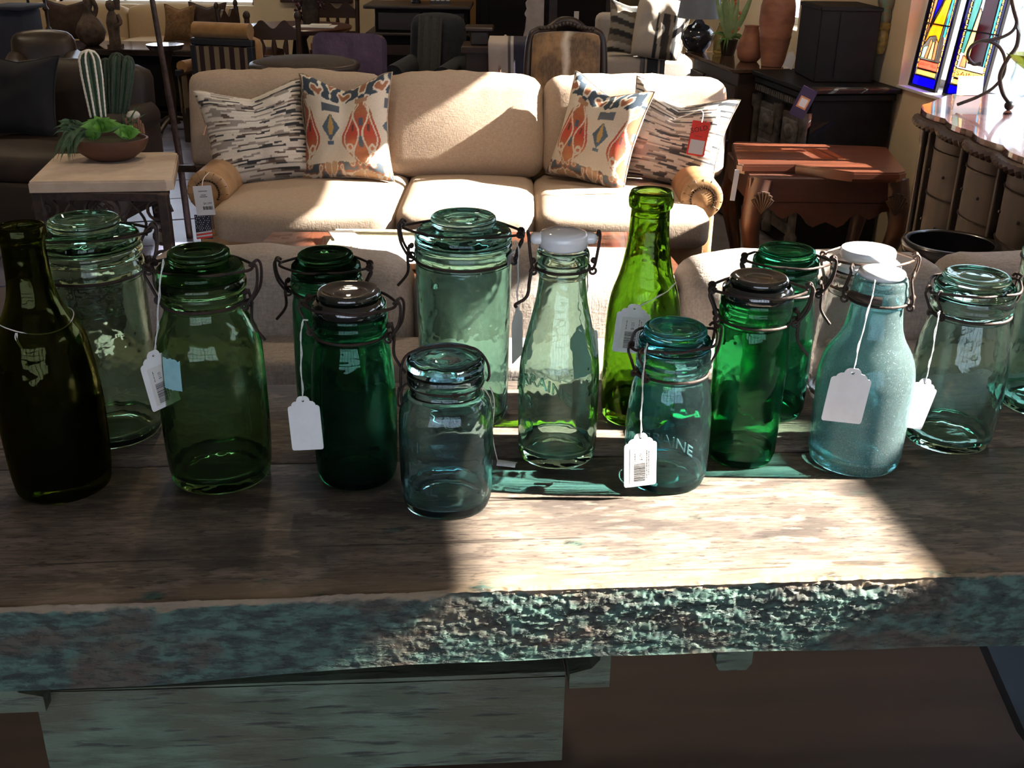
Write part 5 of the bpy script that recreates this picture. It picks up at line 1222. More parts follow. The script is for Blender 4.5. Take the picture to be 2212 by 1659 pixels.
# ================================================================ cowhide chair
cw0 = at(1225, 165, 6.2); cwc = thing('cowhide_chair', 'carved dark wooden armchair with brown and white cowhide back', 'chair', (cw0.x, 6.2, 0), R(0))
zA, zB_ = .60, at(1222, 92, 6.2).z
wC = (at(1300, 130, 6.2).x - at(1150, 130, 6.2).x)
def hide_mat():
    m, nt, p, out = newmat('cowhide'); tc = nd(nt, 'ShaderNodeTexCoord'); sp = nd(nt, 'ShaderNodeSeparateXYZ'); nt.links.new(tc.outputs['Object'], sp.inputs[0])
    n1 = noise_fac(nt, 6, (1, 1, 1), 4, 0, 1); ax = math_(nt, 'ABSOLUTE', math_(nt, 'ADD', sp.outputs['X'], math_(nt, 'MULTIPLY', math_(nt, 'SUBTRACT', n1, .5), .10)))
    mr = nd(nt, 'ShaderNodeMapRange'); mr.inputs['From Min'].default_value = .004; mr.inputs['From Max'].default_value = .03; nt.links.new(ax, mr.inputs['Value'])
    br = mixc(nt, noise_fac(nt, 5, (1, 1, 1), 5, .42, .58), (.36, .20, .085), (.075, .038, .018)); br = mixc(nt, math_(nt, 'MULTIPLY', noise_fac(nt, 120, (1, 1, .2), 3, .3, .8), .4), br, (.40, .26, .12))
    nt.links.new(mixc(nt, mr.outputs[0], (.62, .54, .44), br), p.inputs['Base Color']); p.inputs['Roughness'].default_value = .7; p.inputs['Sheen Weight'].default_value = .4
    bump(nt, p, noise_fac(nt, 200, (1, 1, .15), 3, 0, 1), .5, .003); return m
hz = (zA + zB_) / 2
build_merged(cushion(wC, .09, zB_ - zA + .05, .35, 12, Matrix.Translation((0, .22, hz)) @ Matrix.Rotation(R(-8), 4, 'X'), seed=4), 'hide_back', hide_mat(), cwc)
fr = MB(); e = wC / 2 + .022
fr.tube(smooth_path([(-e - .0, .22, .30), (-e - .01, .215, .62), (-e + .005, .25, zB_ - .03), (-e + .05, .265, zB_ + .035), (-e * .5, .27, zB_ + .045), (-.05, .27, zB_ + .085), (0, .27, zB_ + .095), (.05, .27, zB_ + .085), (e * .5, .27, zB_ + .045), (e - .05, .265, zB_ + .035), (e - .005, .25, zB_ - .03), (e + .01, .215, .62), (e, .22, .30)], 6), .024, 8)
fr.build('carved_back_frame', DWOOD, cwc, 60)
rnd = random.Random(9); cs = MB()
for k in range(15): cs.ball((-.15 + .3 * k / 14, .25, zB_ + .052 + .03 * math.exp(-((k - 7) / 3.5) ** 2)), (.016, .012, .014), 8, 6)
cs.build('crest_carving', DWOOD, cwc, 60)
build_merged(cushion(wC + .02, .50, .12, .3, 8, Matrix.Translation((0, -.06, .43)), seed=6), 'seat', BLEATH, cwc)
MB().box((0, -.06, .35), (wC + .04, .50, .06), None, .01, 1).build('seat_rail', DWOOD, cwc)
for x in (-e, e):
    for y in (-.27, .20): MB().tube(smooth_path([(x, y, .36), (x * 1.05, y * 1.03, .25), (x * .97, y * .98, .1), (x * 1.04, y * 1.02, 0)], 4), .02, 8).build('leg', DWOOD, cwc, 60)
    MB().tube(smooth_path([(x, .2, .62), (x * 1.03, 0, .64), (x * 1.03, -.2, .62), (x, -.22, .36)], 4), .018, 8).build('armrest', DWOOD, cwc, 60)
# ================================================================ striped blanket stand, plaster fragment and dark pieces
b0 = at(1103, 165, 7.3); zb0 = at(1100, 92, 7.3).z
ott = thing('blanket_chest', 'small chest behind the sofa under a striped white and indigo blanket', 'chest', (b0.x, 7.5, 0))
MB().box((0, 0, zb0 / 2 - .01), (.30, .40, zb0 - .02), None, .01, 1).build('case', DWOOD, ott)
bl_ = MB()
def blf(u, v):
    x = -.15 + .30 * u; f_ = .012 * math.sin(u * 20)
    if v < .4: return (x, .20 - .405 * v / .4, zb0 + .004)
    return (x + .02 * (v - .4), -.209 - .02 * (v - .4) + f_ * .4, zb0 - (v - .4) * .95)
bl_.grid(blf, 48, 24); o = bl_.build('blanket', PATT, None, 90); o.parent = None; o.location = ott.location
ca = o.data.color_attributes.new('Col', 'FLOAT_COLOR', 'POINT'); bf = []
for j in range(25):
    for i in range(49):
        k = i / 48; c_ = (.50, .42, .37) if k < .42 else ((.10, .09, .09) if k < .5 else ((.46, .43, .42) if k < .56 else ((.028, .026, .05) if k < .86 else ((.40, .39, .42) if k < .9 else (.05, .045, .05)))))
        if .22 < k < .28 and j > 13: c_ = (.25, .13, .08)
        bf += [*c_, 1]
ca.data.foreach_set('color', bf); tag(o, 'folded blanket with white and indigo stripes beside the cowhide chair', 'blanket')
f0 = at(1140, 100, 7.9); pl = thing('plaster_fragment', 'tall pale plaster architectural fragment on a stepped base', 'sculpture', (f0.x + .01, 8.0, 0))
PLS = M_('weathered_plaster', (.46, .38, .32), (.36, .29, .25), .9, 0, 10, bs=.4, bscale=40)
zf = at(1140, 100, 7.9).z
MB().box((0, 0, zf / 2 - .05), (.34, .30, zf - .1), None, .006, 1).build('stand', DWOOD, pl)
MB().prism([(-.20, 0), (.10, 0), (.10, .30), (.10, .48), (-.022, .48), (-.018, .40), (-.03, .38), (-.02, .34), (-.035, .31), (-.022, .29), (-.03, .20), (-.05, .12), (-.14, .12), (-.15, .10), (-.205, .09), (-.205, .05)], -.08, .08, Matrix.Translation((0, 0, zf - .10)) @ Matrix.Rotation(R(90), 4, 'X')).build('carved_block', PLS, pl, 40, True)
MB().lathe([(0, .022), (.02, .024), (.03, .014), (.045, .010), (.05, 0)], 10, Matrix.Translation((-.17, -.01, zf + .02))).build('finial', PLS, pl, 60)
d0 = at(1036, 165, 7.6); dk = thing('dark_nightstand', 'small dark stepped nightstand at the left of the striped blanket', 'nightstand', (d0.x - .01, 7.85, 0))
zd_ = at(1038, 105, 7.6).z
MB().box((0, 0, zd_ / 2), (.18, .34, zd_), None, .006, 1).build('case', DWOOD, dk); MB().box((.0, 0, zd_ - .02), (.24, .38, .05), None, .01, 2).build('top', MWOOD, dk); MB().box((0, .02, zd_ + .05), (.12, .2, .09), None, .006, 1).box((0, .02, zd_ + .11), (.20, .26, .03), None, .008, 1).build('raised_box', DWOOD, dk)
A0 = at(1180, 100, 9.6); arm_ = thing('armoire', 'very large near-black armoire at the back of the shop', 'armoire', (A0.x, 9.9, 0))
wA = at(1335, 80, 9.6).x - at(1030, 80, 9.6).x
MB().box((0, 0, 1.1), (wA, .6, 2.2), None, .01, 1).build('case', BLACKW, arm_)
for s_ in (-1, 1):
    d_ = MB().box((s_ * wA * .24, -.305, 1.08), (wA * .46, .02, 2.0), None, .004, 1).build('door', DWOOD if s_ > 0 else BLACKW, arm_)
    MB().box((s_ * wA * .24, -.318, .62), (wA * .34, .014, .8), None, .006, 2).box((s_ * wA * .24, -.318, 1.55), (wA * .34, .014, .8), None, .006, 2).build('door_panel', BLACKW, d_)
    MB().ball((s_ * .04, -.325, 1.0), .014, 8, 6).build('knob', DIRON, d_)
MB().box((0, 0, 2.24), (wA + .1, .7, .09), None, .02, 2).build('cornice', BLACKW, arm_)
o = MB().box((0, 0, 0), (.042, .003, .11)).build('price_card', WHITEC); o.location = at(1245, 39, 9.55) ; tag(o, 'small white card hanging on the near-black armoire', 'price card')
# ================================================================ dark cabinet with cornices, armchairs
K0 = at(910, 100, 9.2); dc = thing('carved_cabinet', 'dark carved cabinet with projecting cornice left of the shaded ochre wall', 'cabinet', (K0.x, 9.5, 0))
wK = at(1018, 80, 9.2).x - at(818, 80, 9.2).x; zK = at(910, 20, 9.2).z
MB().box((0, 0, zK / 2), (wK, .5, zK), None, .008, 1).build('case', BLACKW, dc)
MB().box((-.03, 0, zK + .012), (wK + .12, .6, .03), None, .01, 2).build('cornice', DWOOD, dc); MB().box((-.03, 0, zK - .20), (wK + .10, .58, .025), None, .008, 2).build('waist_moulding', DWOOD, dc)
for s_ in (-1, 1):
    d_ = MB().box((s_ * wK * .24, -.255, zK * .38), (wK * .45, .02, zK * .62), None, .004, 1).build('door', DWOOD, dc); MB().box((s_ * wK * .24, -.268, zK * .38), (wK * .33, .012, zK * .46), None, .005, 2).build('door_panel', BLACKW, d_)
    MB().box((s_ * wK * .24, -.255, zK - .10), (wK * .45, .02, .14), None, .004, 1).build('drawer', DWOOD, dc)
vv_ = at(898, 14, 9.45); o = MB().lathe([(0, 0), (0, .04), (.01, .045), (.03, .03), (.06, .055), (.12, .07), (.17, .05), (.2, .03), (.22, .04), (.21, .03), (.17, .04), (.01, .03), (.01, 0)], 20).build('dark_vase', DGL, None, 50); o.location = (vv_.x, 9.5, zK + .027); tag(o, 'small dark vase on top of the dark carved cabinet', 'vase')
fg = thing('figurine_row', 'row of small white figurines on a dark base on the carved cabinet', 'ornament', (at(950, 14, 9.4).x, 9.45, zK + .027))
MB().box((0, 0, .012), (.17, .06, .024)).build('base', DWOOD, fg)
for k in range(4): MB().lathe([(.024, .016), (.04, .018), (.055, .007), (.08, .009), (.11, .006), (.12, .012), (.13, .01), (.138, 0)], 8, Matrix.Translation((-.062 + .042 * k, 0, 0))).build('figure', WHITEP, fg, 60)
def armchair(label, px, py, Y, w, mat, rz, htop, throw=None, seat_h=.44, depth=.72, name='armchair', mat2=None):
    a = at(px, py, Y); t = thing(name, label, 'armchair', (a.x, Y + .3, 0), rz); mat2 = mat2 or mat
    MB().box((0, 0, .25), (w, depth, .26), None, .03, 2).build('base', mat2, t, 50)
    build_merged(cushion(w - .24, depth - .12, .16, .3, 8, Matrix.Translation((0, -.05, seat_h)), seed=px), 'seat_cushion', mat, t)
    build_merged(cushion(w - .06, .20, htop - seat_h + .14, .3, 10, Matrix.Translation((0, depth / 2 - .09, (htop + seat_h - .14) / 2)) @ Matrix.Rotation(R(-8), 4, 'X'), seed=px + 2), 'backrest', mat, t)
    for s_ in (-1, 1):
        MB().tube([(s_ * (w / 2 - .05), -depth / 2 + .02, .58), (s_ * (w / 2 - .05), depth / 2 - .08, .60)], .075, 16).box((s_ * (w / 2 - .05), -.02, .36), (.12, depth - .06, .40), None, .02, 2).build('arm', mat, t, 50)
        for y in (-depth / 2 + .06, depth / 2 - .06): MB().lathe([(0, .018), (.13, .026)], 8, Matrix.Translation((s_ * (w / 2 - .08), y, 0))).build('leg', DWOOD, t)
    return t
NAVYF = M_('blue_black_fabric', (.010, .013, .018), (.018, .022, .028), .9, 0, 30)
na = armchair('blue-black armchair with a grey throw, in front of the dark carved cabinet', 920, 150, 7.8, .46, NAVYF, R(-10), at(960, 40, 8.2).z)
th2 = MB().grid(lambda u, v: (-.12 + .18 * u, .18 - .12 * v + .005 * math.sin(u * 18), at(960, 40, 8.2).z + .01 - .50 * v), 12, 10); o = th2.build('grey_throw', M_('charcoal_throw', (.045, .045, .042), (.06, .06, .055), .95, 0, 60)); o.location = na.location; o.rotation_euler = na.rotation_euler; tag(o, 'charcoal throw draped on the blue-black armchair', 'blanket')
PURL = M_('purple_brown_leather', (.085, .055, .10), (.13, .085, .14), .22, 0, 7, bs=.7, bscale=9, coat=.4, bdist=.02)
lc = thing('leather_chair', 'purple-brown glossy leather club chair behind the left of the sofa', 'armchair', (at(765, 150, 6.9).x, 7.2, 0), R(-8))
zl_ = at(765, 77, 6.9).z; wl_ = at(845, 130, 6.9).x - at(690, 130, 6.9).x
MB().prism([(p_[0], p_[1]) for p_ in rrect(wl_, .62, .06)], 0, .12, Matrix.Translation((0, -.20, zl_ - .31)) @ Matrix.Rotation(R(82), 4, 'X')).build('backrest', PURL, lc, 40, True)
MB().box((0, .05, .30), (wl_, .6, .36), None, .04, 2).build('seat', PURL, lc, 50)
for s_ in (-1, 1):
    MB().box((s_ * wl_ * .5, .06, .42), (.09, .55, .40), None, .03, 2).build('arm', PURL, lc, 50)
    for y in (-.2, .3): MB().lathe([(0, .018), (.13, .026)], 8, Matrix.Translation((s_ * wl_ * .42, y, 0))).build('leg', DWOOD, lc)
rr_ = thing('round_stool', 'low dark round wicker stool just behind the sofa back', 'stool', (at(640, 152, 5.9).x, 6.15, 0))
MB().lathe([(0, 0), (0, .26), (.3, .28), (.80, .30), (.86, .28), (.88, .24), (.89, 0)], 36).build('body', M_('dark_wicker', (.05, .032, .022), (.025, .016, .012), .8, 0, 90, (1, 1, .3), bs=.5), rr_, 50)
MB().tube(circ(.285, .845), .022, 8, True).build('rim', DWOOD, rr_, 60)
# ================================================================ dining set at the back
T0 = at(642, 62, 9.9); dt = thing('dining_table', 'round dark dining table at the back of the shop', 'dining table', (T0.x, 10.0, 0))
zt_ = T0.z + .02
MB().lathe([(zt_ - .05, 0), (zt_ - .05, .42), (zt_ - .03, .46), (zt_ - .01, .47), (zt_, .46), (zt_, 0)], 48).build('top', wood('table_top_wood', (.13, .055, .035), (.07, .03, .02), .3, 8), dt, 40)
MB().lathe([(0, .06), (.06, .08), (.2, .05), (.4, .09), (.6, .06), (zt_ - .05, .12)], 16).build('pedestal', DWOOD, dt, 60)
for k in range(4): MB().tube(smooth_path([(0, 0, .12), (.2 * math.cos(k * PI / 2 + .6), .2 * math.sin(k * PI / 2 + .6), .10), (.34 * math.cos(k * PI / 2 + .6), .34 * math.sin(k * PI / 2 + .6), .02)], 4), .03, 8).build('foot', DWOOD, dt, 60)
SEATF = M_('rust_seat_fabric', (.30, .13, .05), (.22, .09, .035), .9, 0, 30)
def dining_chair():
    t = thing('dining_chair', 'x', 'chair')
    for s_ in (-1, 1):
        MB().tube([(s_ * .19, .20, 0), (s_ * .195, .20, .45), (s_ * .20, .23, .86)], .022, 8).build('back_post', MWOOD, t, 60)
        MB().ball((s_ * .20, .232, .885), (.03, .02, .035), 10, 8).build('finial', MWOOD, t, 90)
        MB().bar((s_ * .19, -.20, 0), (s_ * .19, -.20, .44), .022, .026, 8).build('leg', MWOOD, t, 60)
        MB().bar((s_ * .19, -.2, .16), (s_ * .19, .2, .16), .012, None, 6).build('stretcher', MWOOD, t)
    crest = [(-.19, .70)] + [(-.19 + .38 * k / 24, .80 + .035 * math.cos(4 * PI * k / 24 - PI) * (1 if 4 < k < 20 else .6) + .02 * math.sin(PI * k / 24)) for k in range(25)] + [(.19, .70)]
    MB().prism(crest[::-1], 0, .024, Matrix.Translation((0, .235, 0)) @ Matrix.Rotation(R(90), 4, 'X')).build('crest_rail', MWOOD, t, 40, True)
    MB().box((0, .22, .56), (.38, .022, .035)).build('lower_rail', MWOOD, t)
    for x in (-.10, 0, .10): MB().tube([(x, .22, .57), (x * .9, .225, .64), (x, .23, .71)], [.012, .024, .012], 8).build('splat', MWOOD, t, 60)
    build_merged(cushion(.42, .42, .09, .3, 8, Matrix.Translation((0, 0, .47))), 'seat', SEATF, t)
    MB().box((0, 0, .42), (.41, .41, .05), None, .005, 1).build('seat_rail', MWOOD, t)
    return t
dcp = dining_chair()
for k, (px, py, Y, rz, lb) in enumerate(((600, 100, 9.15, 185, 'carved dining chair nearest the striped armchair, rust seat facing the table'), (545, 60, 9.95, 80, 'carved dining chair at the left of the round table, crest showing above the striped armchair'), (722, 60, 10.85, 0, 'carved dining chair on the far side of the round table'), (775, 80, 10.15, -70, 'carved dining chair at the right of the round table, by the dark cabinet'))):
    o = dcp if k == 0 else copy_tree(dcp)
    a = at(px, py, Y); o.location = (a.x, Y, 0); o.rotation_euler = (0, 0, R(rz)); o['label'] = lb; o['group'] = 'carved dining chairs'
bk2 = MB().box((0, 0, .008), (.36, .22, .012), None, .002, 1).box((.04, .02, .02), (.18, .14, .012), None, .004, 1).build('open_book', WHITEP); bk2.location = (at(697, 56, 9.9).x - .05, 9.82, zt_); tag(bk2, 'pale open book on the round dining table', 'book')
fv = thing('flower_vase', 'bark-covered vase with dark drooping flowers on the dining table', 'vase', (at(668, 55, 9.95).x, 10.05, zt_))
BARK = M_('bark', (.05, .036, .03), (.025, .018, .015), .9, 0, 30, bs=.8, bscale=40, bdist=.01)
MB().lathe([(0, 0), (0, .075), (.05, .07), (.13, .08), (.20, .07), (.24, .085), (.26, .05), (.26, 0)], 12).build('vase_body', BARK, fv, 40)
dfl = MB(); rnd = random.Random(11)
for k in range(40): dfl.ball((-.10 + rnd.uniform(-.035, .035), rnd.uniform(-.03, .03), .04 + k * .0065), (.016, .016, .014), 6, 4)
for k in range(14): dfl.ball((.09 + rnd.uniform(-.03, .03), rnd.uniform(-.03, .03), .14 + k * .008), (.016, .014, .014), 6, 4)
dfl.build('drooping_flowers', M_('dark_purple_flower', (.035, .012, .03), (.08, .02, .03), .8), fv, 90)
pf_ = at(690, 3, 11.5); o = MB().box((0, 0, .35), (.75, .05, .7), None, .012, 2).build('picture_frame', MWOOD); o.location = (pf_.x - .04, YB - .028, pf_.z - .02); tag(o, 'dark wooden picture frame on the back wall above the dining table', 'picture')
# ================================================================ striped armchair seen from behind
S0 = at(500, 165, 8.1); sac = thing('striped_armchair', 'striped cream and dark armchair seen from behind with dark wooden frame', 'armchair', (S0.x, 8.45, 0), R(-14))
STRP = attr_mat('cream_dark_stripe'); CARAM = M_('caramel_velvet', (.36, .19, .06), (.28, .14, .045), .8, 0, 20, sheen=.3)
zS = at(500, 60, 8.1).z
def striped_panel(x0, x1, z0, z1, y, name, root, ax='x', n=11):
    mb = MB(); N = n * 4
    def fn(u, v):
        a = x0 + (x1 - x0) * u; z = z0 + (z1 - z0) * v
        return (a, y, z) if ax == 'x' else (y, a, z)
    mb.grid(fn, N, 1); mb.grid(lambda u, v: tuple(Vector(fn(u, v)) + (Vector((0, .03, 0)) if ax == 'x' else Vector((.03, 0, 0)))), N, 1)
    o = mb.build(name, STRP, root); ca = o.data.color_attributes.new('Col', 'FLOAT_COLOR', 'CORNER'); bf = []
    for p in o.data.polygons:
        c_ = (.25, .19, .12) if (p.index % N // 4) % 2 == 0 else (.03, .013, .016)
        for _ in p.loop_indices: bf += [*c_, 1]
    ca.data.foreach_set('color', bf); return o
ws = .225
striped_panel(-ws, ws, .25, zS - .14, -.30, 'striped_back', sac)
striped_panel(-.30, .42, .22, .50, -ws - .16, 'striped_side', sac, 'y', 9)
MB().box((0, -.27, zS - .11), (ws * 2 + .05, .06, .05), None, .008, 1).box((-ws - .005, -.28, .42), (.045, .06, .62), None, .006, 1).box((ws + .005, -.28, .42), (.045, .06, .62), None, .006, 1).box((-ws - .15, .06, .52), (.05, .74, .045), None, .006, 1).box((ws + .12, .06, .52), (.05, .74, .045), None, .006, 1).build('wood_frame', M_('blue_black_wood', (.012, .014, .022), (.02, .022, .03), .4), sac)
MB().tube([(-ws + .0, -.26, zS - .03), (ws - .0, -.26, zS - .03)], .058, 14).build('top_roll', CARAM, sac, 60); build_merged(cushion(ws * 2 + .06, .14, zS - .50, .3, 8, Matrix.Translation((0, -.19, zS - .26))), 'back_cushion', CARAM, sac)
for s_ in (-1, 1):
    MB().tube([(s_ * (ws + .14), -.26, .56), (s_ * (ws + .14), .40, .55)], .045, 12).build('arm_pad', CARAM, sac, 60)
    for y in (-.26, .38): MB().box((s_ * (ws + .14), y, .13), (.05, .05, .26), None, .005, 1).build('leg', DWOOD, sac)
MB().box((0, .06, .34), (ws * 2 + .20, .66, .20), None, .04, 2).build('seat', CARAM, sac, 50)
# ================================================================ left side: back sofa, low table, sculptures
bs2 = thing('sofa', 'pale tan sofa under the far window at the back left', 'sofa', (-3.75, 10.55, 0))
TANF = linen('tan_linen', (.50, .38, .24), (.42, .31, .19))
zb2 = at(330, 14, 10.9).z; xr2 = at(498, 60, 10.5).x + 3.75; xl2 = -1.05
MB().box(((xl2 + xr2) / 2, 0, .24), (xr2 - xl2, .82, .30), None, .04, 2).build('base', TANF, bs2, 50)
hw_ = (xr2 - xl2 - .1) / 2
for k in range(2):
    xc2 = xl2 + .05 + hw_ * (k + .5)
    build_merged(cushion(hw_ - .01, .70, .16, .3, 8, Matrix.Translation((xc2, -.06, .45)), seed=k), 'seat_cushion', TANF, bs2); build_merged(cushion(hw_ - .01, .22, zb2 - .38, .3, 10, Matrix.Translation((xc2, .28, (zb2 + .40) / 2)) @ Matrix.Rotation(R(-8), 4, 'X'), seed=k + 5), 'back_cushion', TANF, bs2)
for x in (xl2 - .05, xr2 + .05): MB().box((x, 0, .34), (.14, .84, .56), None, .05, 3).build('arm', TANF, bs2, 50)
for x in (xl2 + .1, xr2 - .1):
    for y in (-.32, .32): MB().lathe([(0, .02), (.1, .03)], 8, Matrix.Translation((x, y, 0))).build('foot', DWOOD, bs2)
DBR = M_('dark_brown_suede', (.035, .018, .012), (.05, .026, .018), .9, 0, 30); FUR = M_('tan_fur', (.24, .13, .055), (.14, .075, .03), .95, 0, 40, bs=.8, bscale=120, bdist=.006)
for px, Y, w, hh, rz, m_, lb in ((148, 10.30, .42, .36, 8, DBR, 'dark brown throw pillow at the left of the pale tan sofa'), (386, 10.22, .30, .34, -6, FUR, 'shaggy tan fur pillow on the right of the pale tan sofa'), (446, 10.28, .36, .36, -4, DBR, 'dark brown throw pillow in the right corner of the pale tan sofa')):
    pillow('throw_pillow', lb, (at(px, 80, Y).x, Y, .535), w, hh, .14, (R(rz), R(-18), 0), None, m_, 16, .10)
lt = thing('low_table', 'long dark low table with glossy top in front of the pale tan sofa', 'table', (at(260, 104, 9.5).x, 9.55, 0))
zlt = at(260, 106, 9.25).z
GLOSSD = M_('glossy_dark_top', (.03, .02, .018), (.045, .03, .025), .12, 0, 8, coat=.8)
wlt = at(438, 104, 9.5).x - at(60, 104, 9.5).x
MB().box((0, 0, zlt - .025), (wlt, .66, .05), None, .008, 2).build('top', GLOSSD, lt); MB().box((0, 0, (zlt - .05) / 2 + .05), (wlt - .14, .5, zlt - .15), None, .006, 1).build('case', BLACKW, lt); MB().box((0, 0, .03), (wlt - .10, .54, .06), None, .006, 1).build('plinth', BLACKW, lt)
DRIFT = M_('driftwood', (.17, .115, .08), (.07, .045, .032), .85, 0, 18, bs=.8, bscale=40, bdist=.01)
s_1 = thing('driftwood_sculpture', 'bulbous driftwood sculpture, left of two on the low table', 'sculpture', (at(196, 100, 9.45).x, 9.5, zlt))
MB().lathe([(0, 0), (0, .05), (.04, .10), (.11, .125), (.18, .10), (.24, .055), (.29, .03), (.33, .045), (.37, .03), (.39, 0)], 14).tube(smooth_path([(.03, 0, .22), (.07, 0, .30), (.03, 0, .40), (-.03, 0, .47)], 4), .02, 8).build('trunk', DRIFT, s_1, 50)
s_2 = thing('carved_figure', 'carved figure with round head, right of two on the low table', 'sculpture', (at(248, 106, 9.35).x, 9.38, zlt))
MB().box((0, 0, .012), (.11, .09, .024)).lathe([(.024, .05), (.10, .045), (.20, .055), (.26, .04), (.29, .022), (.31, .036), (.34, .042), (.37, .03), (.38, 0)], 12).tube(smooth_path([(.05, 0, .26), (.08, -.03, .2), (.03, -.05, .17)], 4), .014, 8).tube(smooth_path([(.04, .02, .3), (.05, .02, .45), (0, .02, .52)], 4), .028, 8).build('figure', DRIFT, s_2, 50)
for px, lb in ((73, 'knobbed dark candlestick, left of two in front of the pale tan sofa'), (108, 'knobbed dark candlestick, right of two in front of the pale tan sofa')):
    o = MB().lathe([(0, .05), (.02, .05), (.03, .014), (.10, .012), (.12, .026), (.14, .012), (.26, .012), (.28, .028), (.31, .012), (.44, .013), (.46, .04), (.48, .045), (.48, 0)], 12).build('candlestick', DIRON, None, 60); o.location = (at(px, 96, 9.6).x, 9.62, zlt); tag(o, lb, 'candlestick')
rt = thing('pedestal_table', 'small dark round pedestal table beside the striped armchair', 'side table', (at(352, 97, 8.75).x, 8.8, 0))
zrt = at(352, 97, 8.75).z
MB().lathe([(zrt - .04, 0), (zrt - .04, .12), (zrt - .01, .145), (zrt, .145), (zrt, 0)], 32).build('top', GLOSSD, rt, 40); MB().lathe([(.05, .06), (.12, .03), (.3, .045), (.5, .025), (zrt - .04, .06)], 14).build('column', DWOOD, rt, 60)
for k in range(3): MB().tube(smooth_path([(0, 0, .10), (.12 * math.cos(k * 2.1 + .3), .12 * math.sin(k * 2.1 + .3), .07), (.22 * math.cos(k * 2.1 + .3), .22 * math.sin(k * 2.1 + .3), .015)], 4), .018, 8).build('foot', DWOOD, rt, 60)
# far left dark furniture
LEATHD = M_('worn_dark_leather', (.016, .009, .006), (.030, .016, .009), .6, 0, 7, bs=.25, bscale=120)
BLUEF = M_('blue_grey_cloth', (.03, .032, .05), (.022, .024, .036), .9)
o = thing('cloth_ottoman', 'blue-grey cloth covered box at the far left edge behind the brown chair', 'ottoman', (at(12, 68, 8.5).x, 8.7, 0)); zo = at(12, 22, 8.5).z
MB().box((0, 0, zo / 2), (.26, .4, zo), None, .03, 2).build('body', BLUEF, o, 50); MB().box((.02, -.02, zo + .012), (.30, .44, .03), None, .01, 2).build('lid', BLUEF, o, 50)
armchair('brown leather armchair at the far left beyond the dark leather chair', 52, 110, 7.7, .50, DLEATH, R(20), at(40, 70, 8.3).z)
la = armchair('worn brown leather armchair at the left edge beside the stone-topped table', 55, 300, 5.35, .86, LEATHD, R(-8), at(80, 140, 5.95).z, depth=.86)
pillow('throw_pillow', 'black square pillow on the worn brown leather armchair', (at(30, 300, 5.55).x, 5.60, .53), .46, .42, .16, (R(-10), R(-16), 0), None, M_('black_velvet', (.008, .008, .010), (.012, .012, .014), .9), 20, .05)
# leaning iron pole
o = MB().tube([(0, 0, 0), at(385, 322, 5.55) - at(400, 480, 5.6).xyz * 0 - Vector((at(402, 440, 5.6).x, 5.6, 0)), at(327, -10, 5.5) - Vector((at(402, 440, 5.6).x, 5.6, 0)), at(318, -60, 5.48) - Vector((at(402, 440, 5.6).x, 5.6, 0))], [.018, .017, .013, .011], 12).build('iron_pole', M_('rusty_pole', (.10, .062, .05), (.05, .032, .026), .55, .4, 40, bs=.3), None, 60)
o.location = (at(402, 440, 5.6).x, 5.6, 0); tag(o, 'leaning rusty iron lamp pole left of the beige sofa', 'lamp pole')
# ================================================================ stone-topped iron table with cactus bowl
ZS = .62
a1, a2, a3, a4 = atz(60, 393, ZS), atz(369, 389, ZS), atz(389, 328, ZS), atz(122, 332, ZS)
stt = thing('stone_top_table', 'iron side table with thick cream stone top and scrolled panels', 'side table', ((a1.x + a3.x) / 2, (a1.y + a3.y) / 2, 0))
ox, oy = stt.location.x, stt.location.y
STONE = M_('cream_stone', (.62, .50, .40), (.52, .41, .32), .8, 0, 14, bs=.3, bscale=60, lo=.3, hi=.6)
pz = [(a1.x - ox, a1.y - oy), (a2.x - ox - .02, a2.y - oy), (a2.x - ox, a2.y - oy + .03), (a3.x - ox, a3.y - oy - .03), (a3.x - ox - .03, a3.y - oy), (a4.x - ox, a4.y - oy)]
m_ = MB(); m_.prism([(x * 1.0, y) for x, y in pz], ZS - .045, ZS - .008); m_.prism([(x * .985, y * .985) for x, y in pz], ZS - .008, ZS); m_.build('stone_top', STONE, stt, None, True)
xl_, xr_, yf_, yb__ = pz[0][0] + .02, pz[2][0] - .025, pz[0][1] + .03, pz[3][1] - .03
for x in (xl_, xr_):
    for y in (yf_, yb__): MB().box((x, y, (ZS - .045) / 2), (.04, .04, ZS - .046), None, .004, 1).build('leg', DIRON, stt)
for y in (yf_, yb__):
    MB().box(((xl_ + xr_) / 2, y, ZS - .062), (xr_ - xl_, .022, .03)).build('rail', DIRON, stt); MB().box(((xl_ + xr_) / 2, y, .12), (xr_ - xl_, .022, .02)).build('rail', DIRON, stt)
def spiral(cx, cz, r, a0, sg, y, turns=1.6, n=22): return [(cx + r * (1 - .85 * k / n) * math.cos(a0 + sg * 2 * PI * turns * k / n), y, cz + r * (1 - .85 * k / n) * math.sin(a0 + sg * 2 * PI * turns * k / n)) for k in range(n + 1)]
cwid = (xr_ - xl_) / 4
for k in range(4):
    xc = xl_ + cwid * (k + .5); s_ = 1 if k % 2 else -1
    sc_ = MB()
    for cz, r, a0, sg in ((.50, .058, 0, 1), (.40, .062, PI, -1), (.28, .062, 0, 1), (.19, .05, PI, -1)): sc_.tube(spiral(xc + s_ * .035, cz, r, a0 if s_ > 0 else PI - a0, sg * s_, yf_), .007, 6)
    sc_.tube(smooth_path([(xc - s_ * .08, yf_, .55), (xc - s_ * .02, yf_, .45), (xc - s_ * .06, yf_, .34), (xc, yf_, .24), (xc - s_ * .05, yf_, .13)], 5), .006, 6)
    sc_.build('scrollwork', DIRON, stt, 60)
bc = atz(242, 345, ZS); bowl = thing('cactus_planter', 'wooden bowl planted with striped cactus and succulents on the stone-topped table', 'planter', (bc.x, bc.y, ZS))
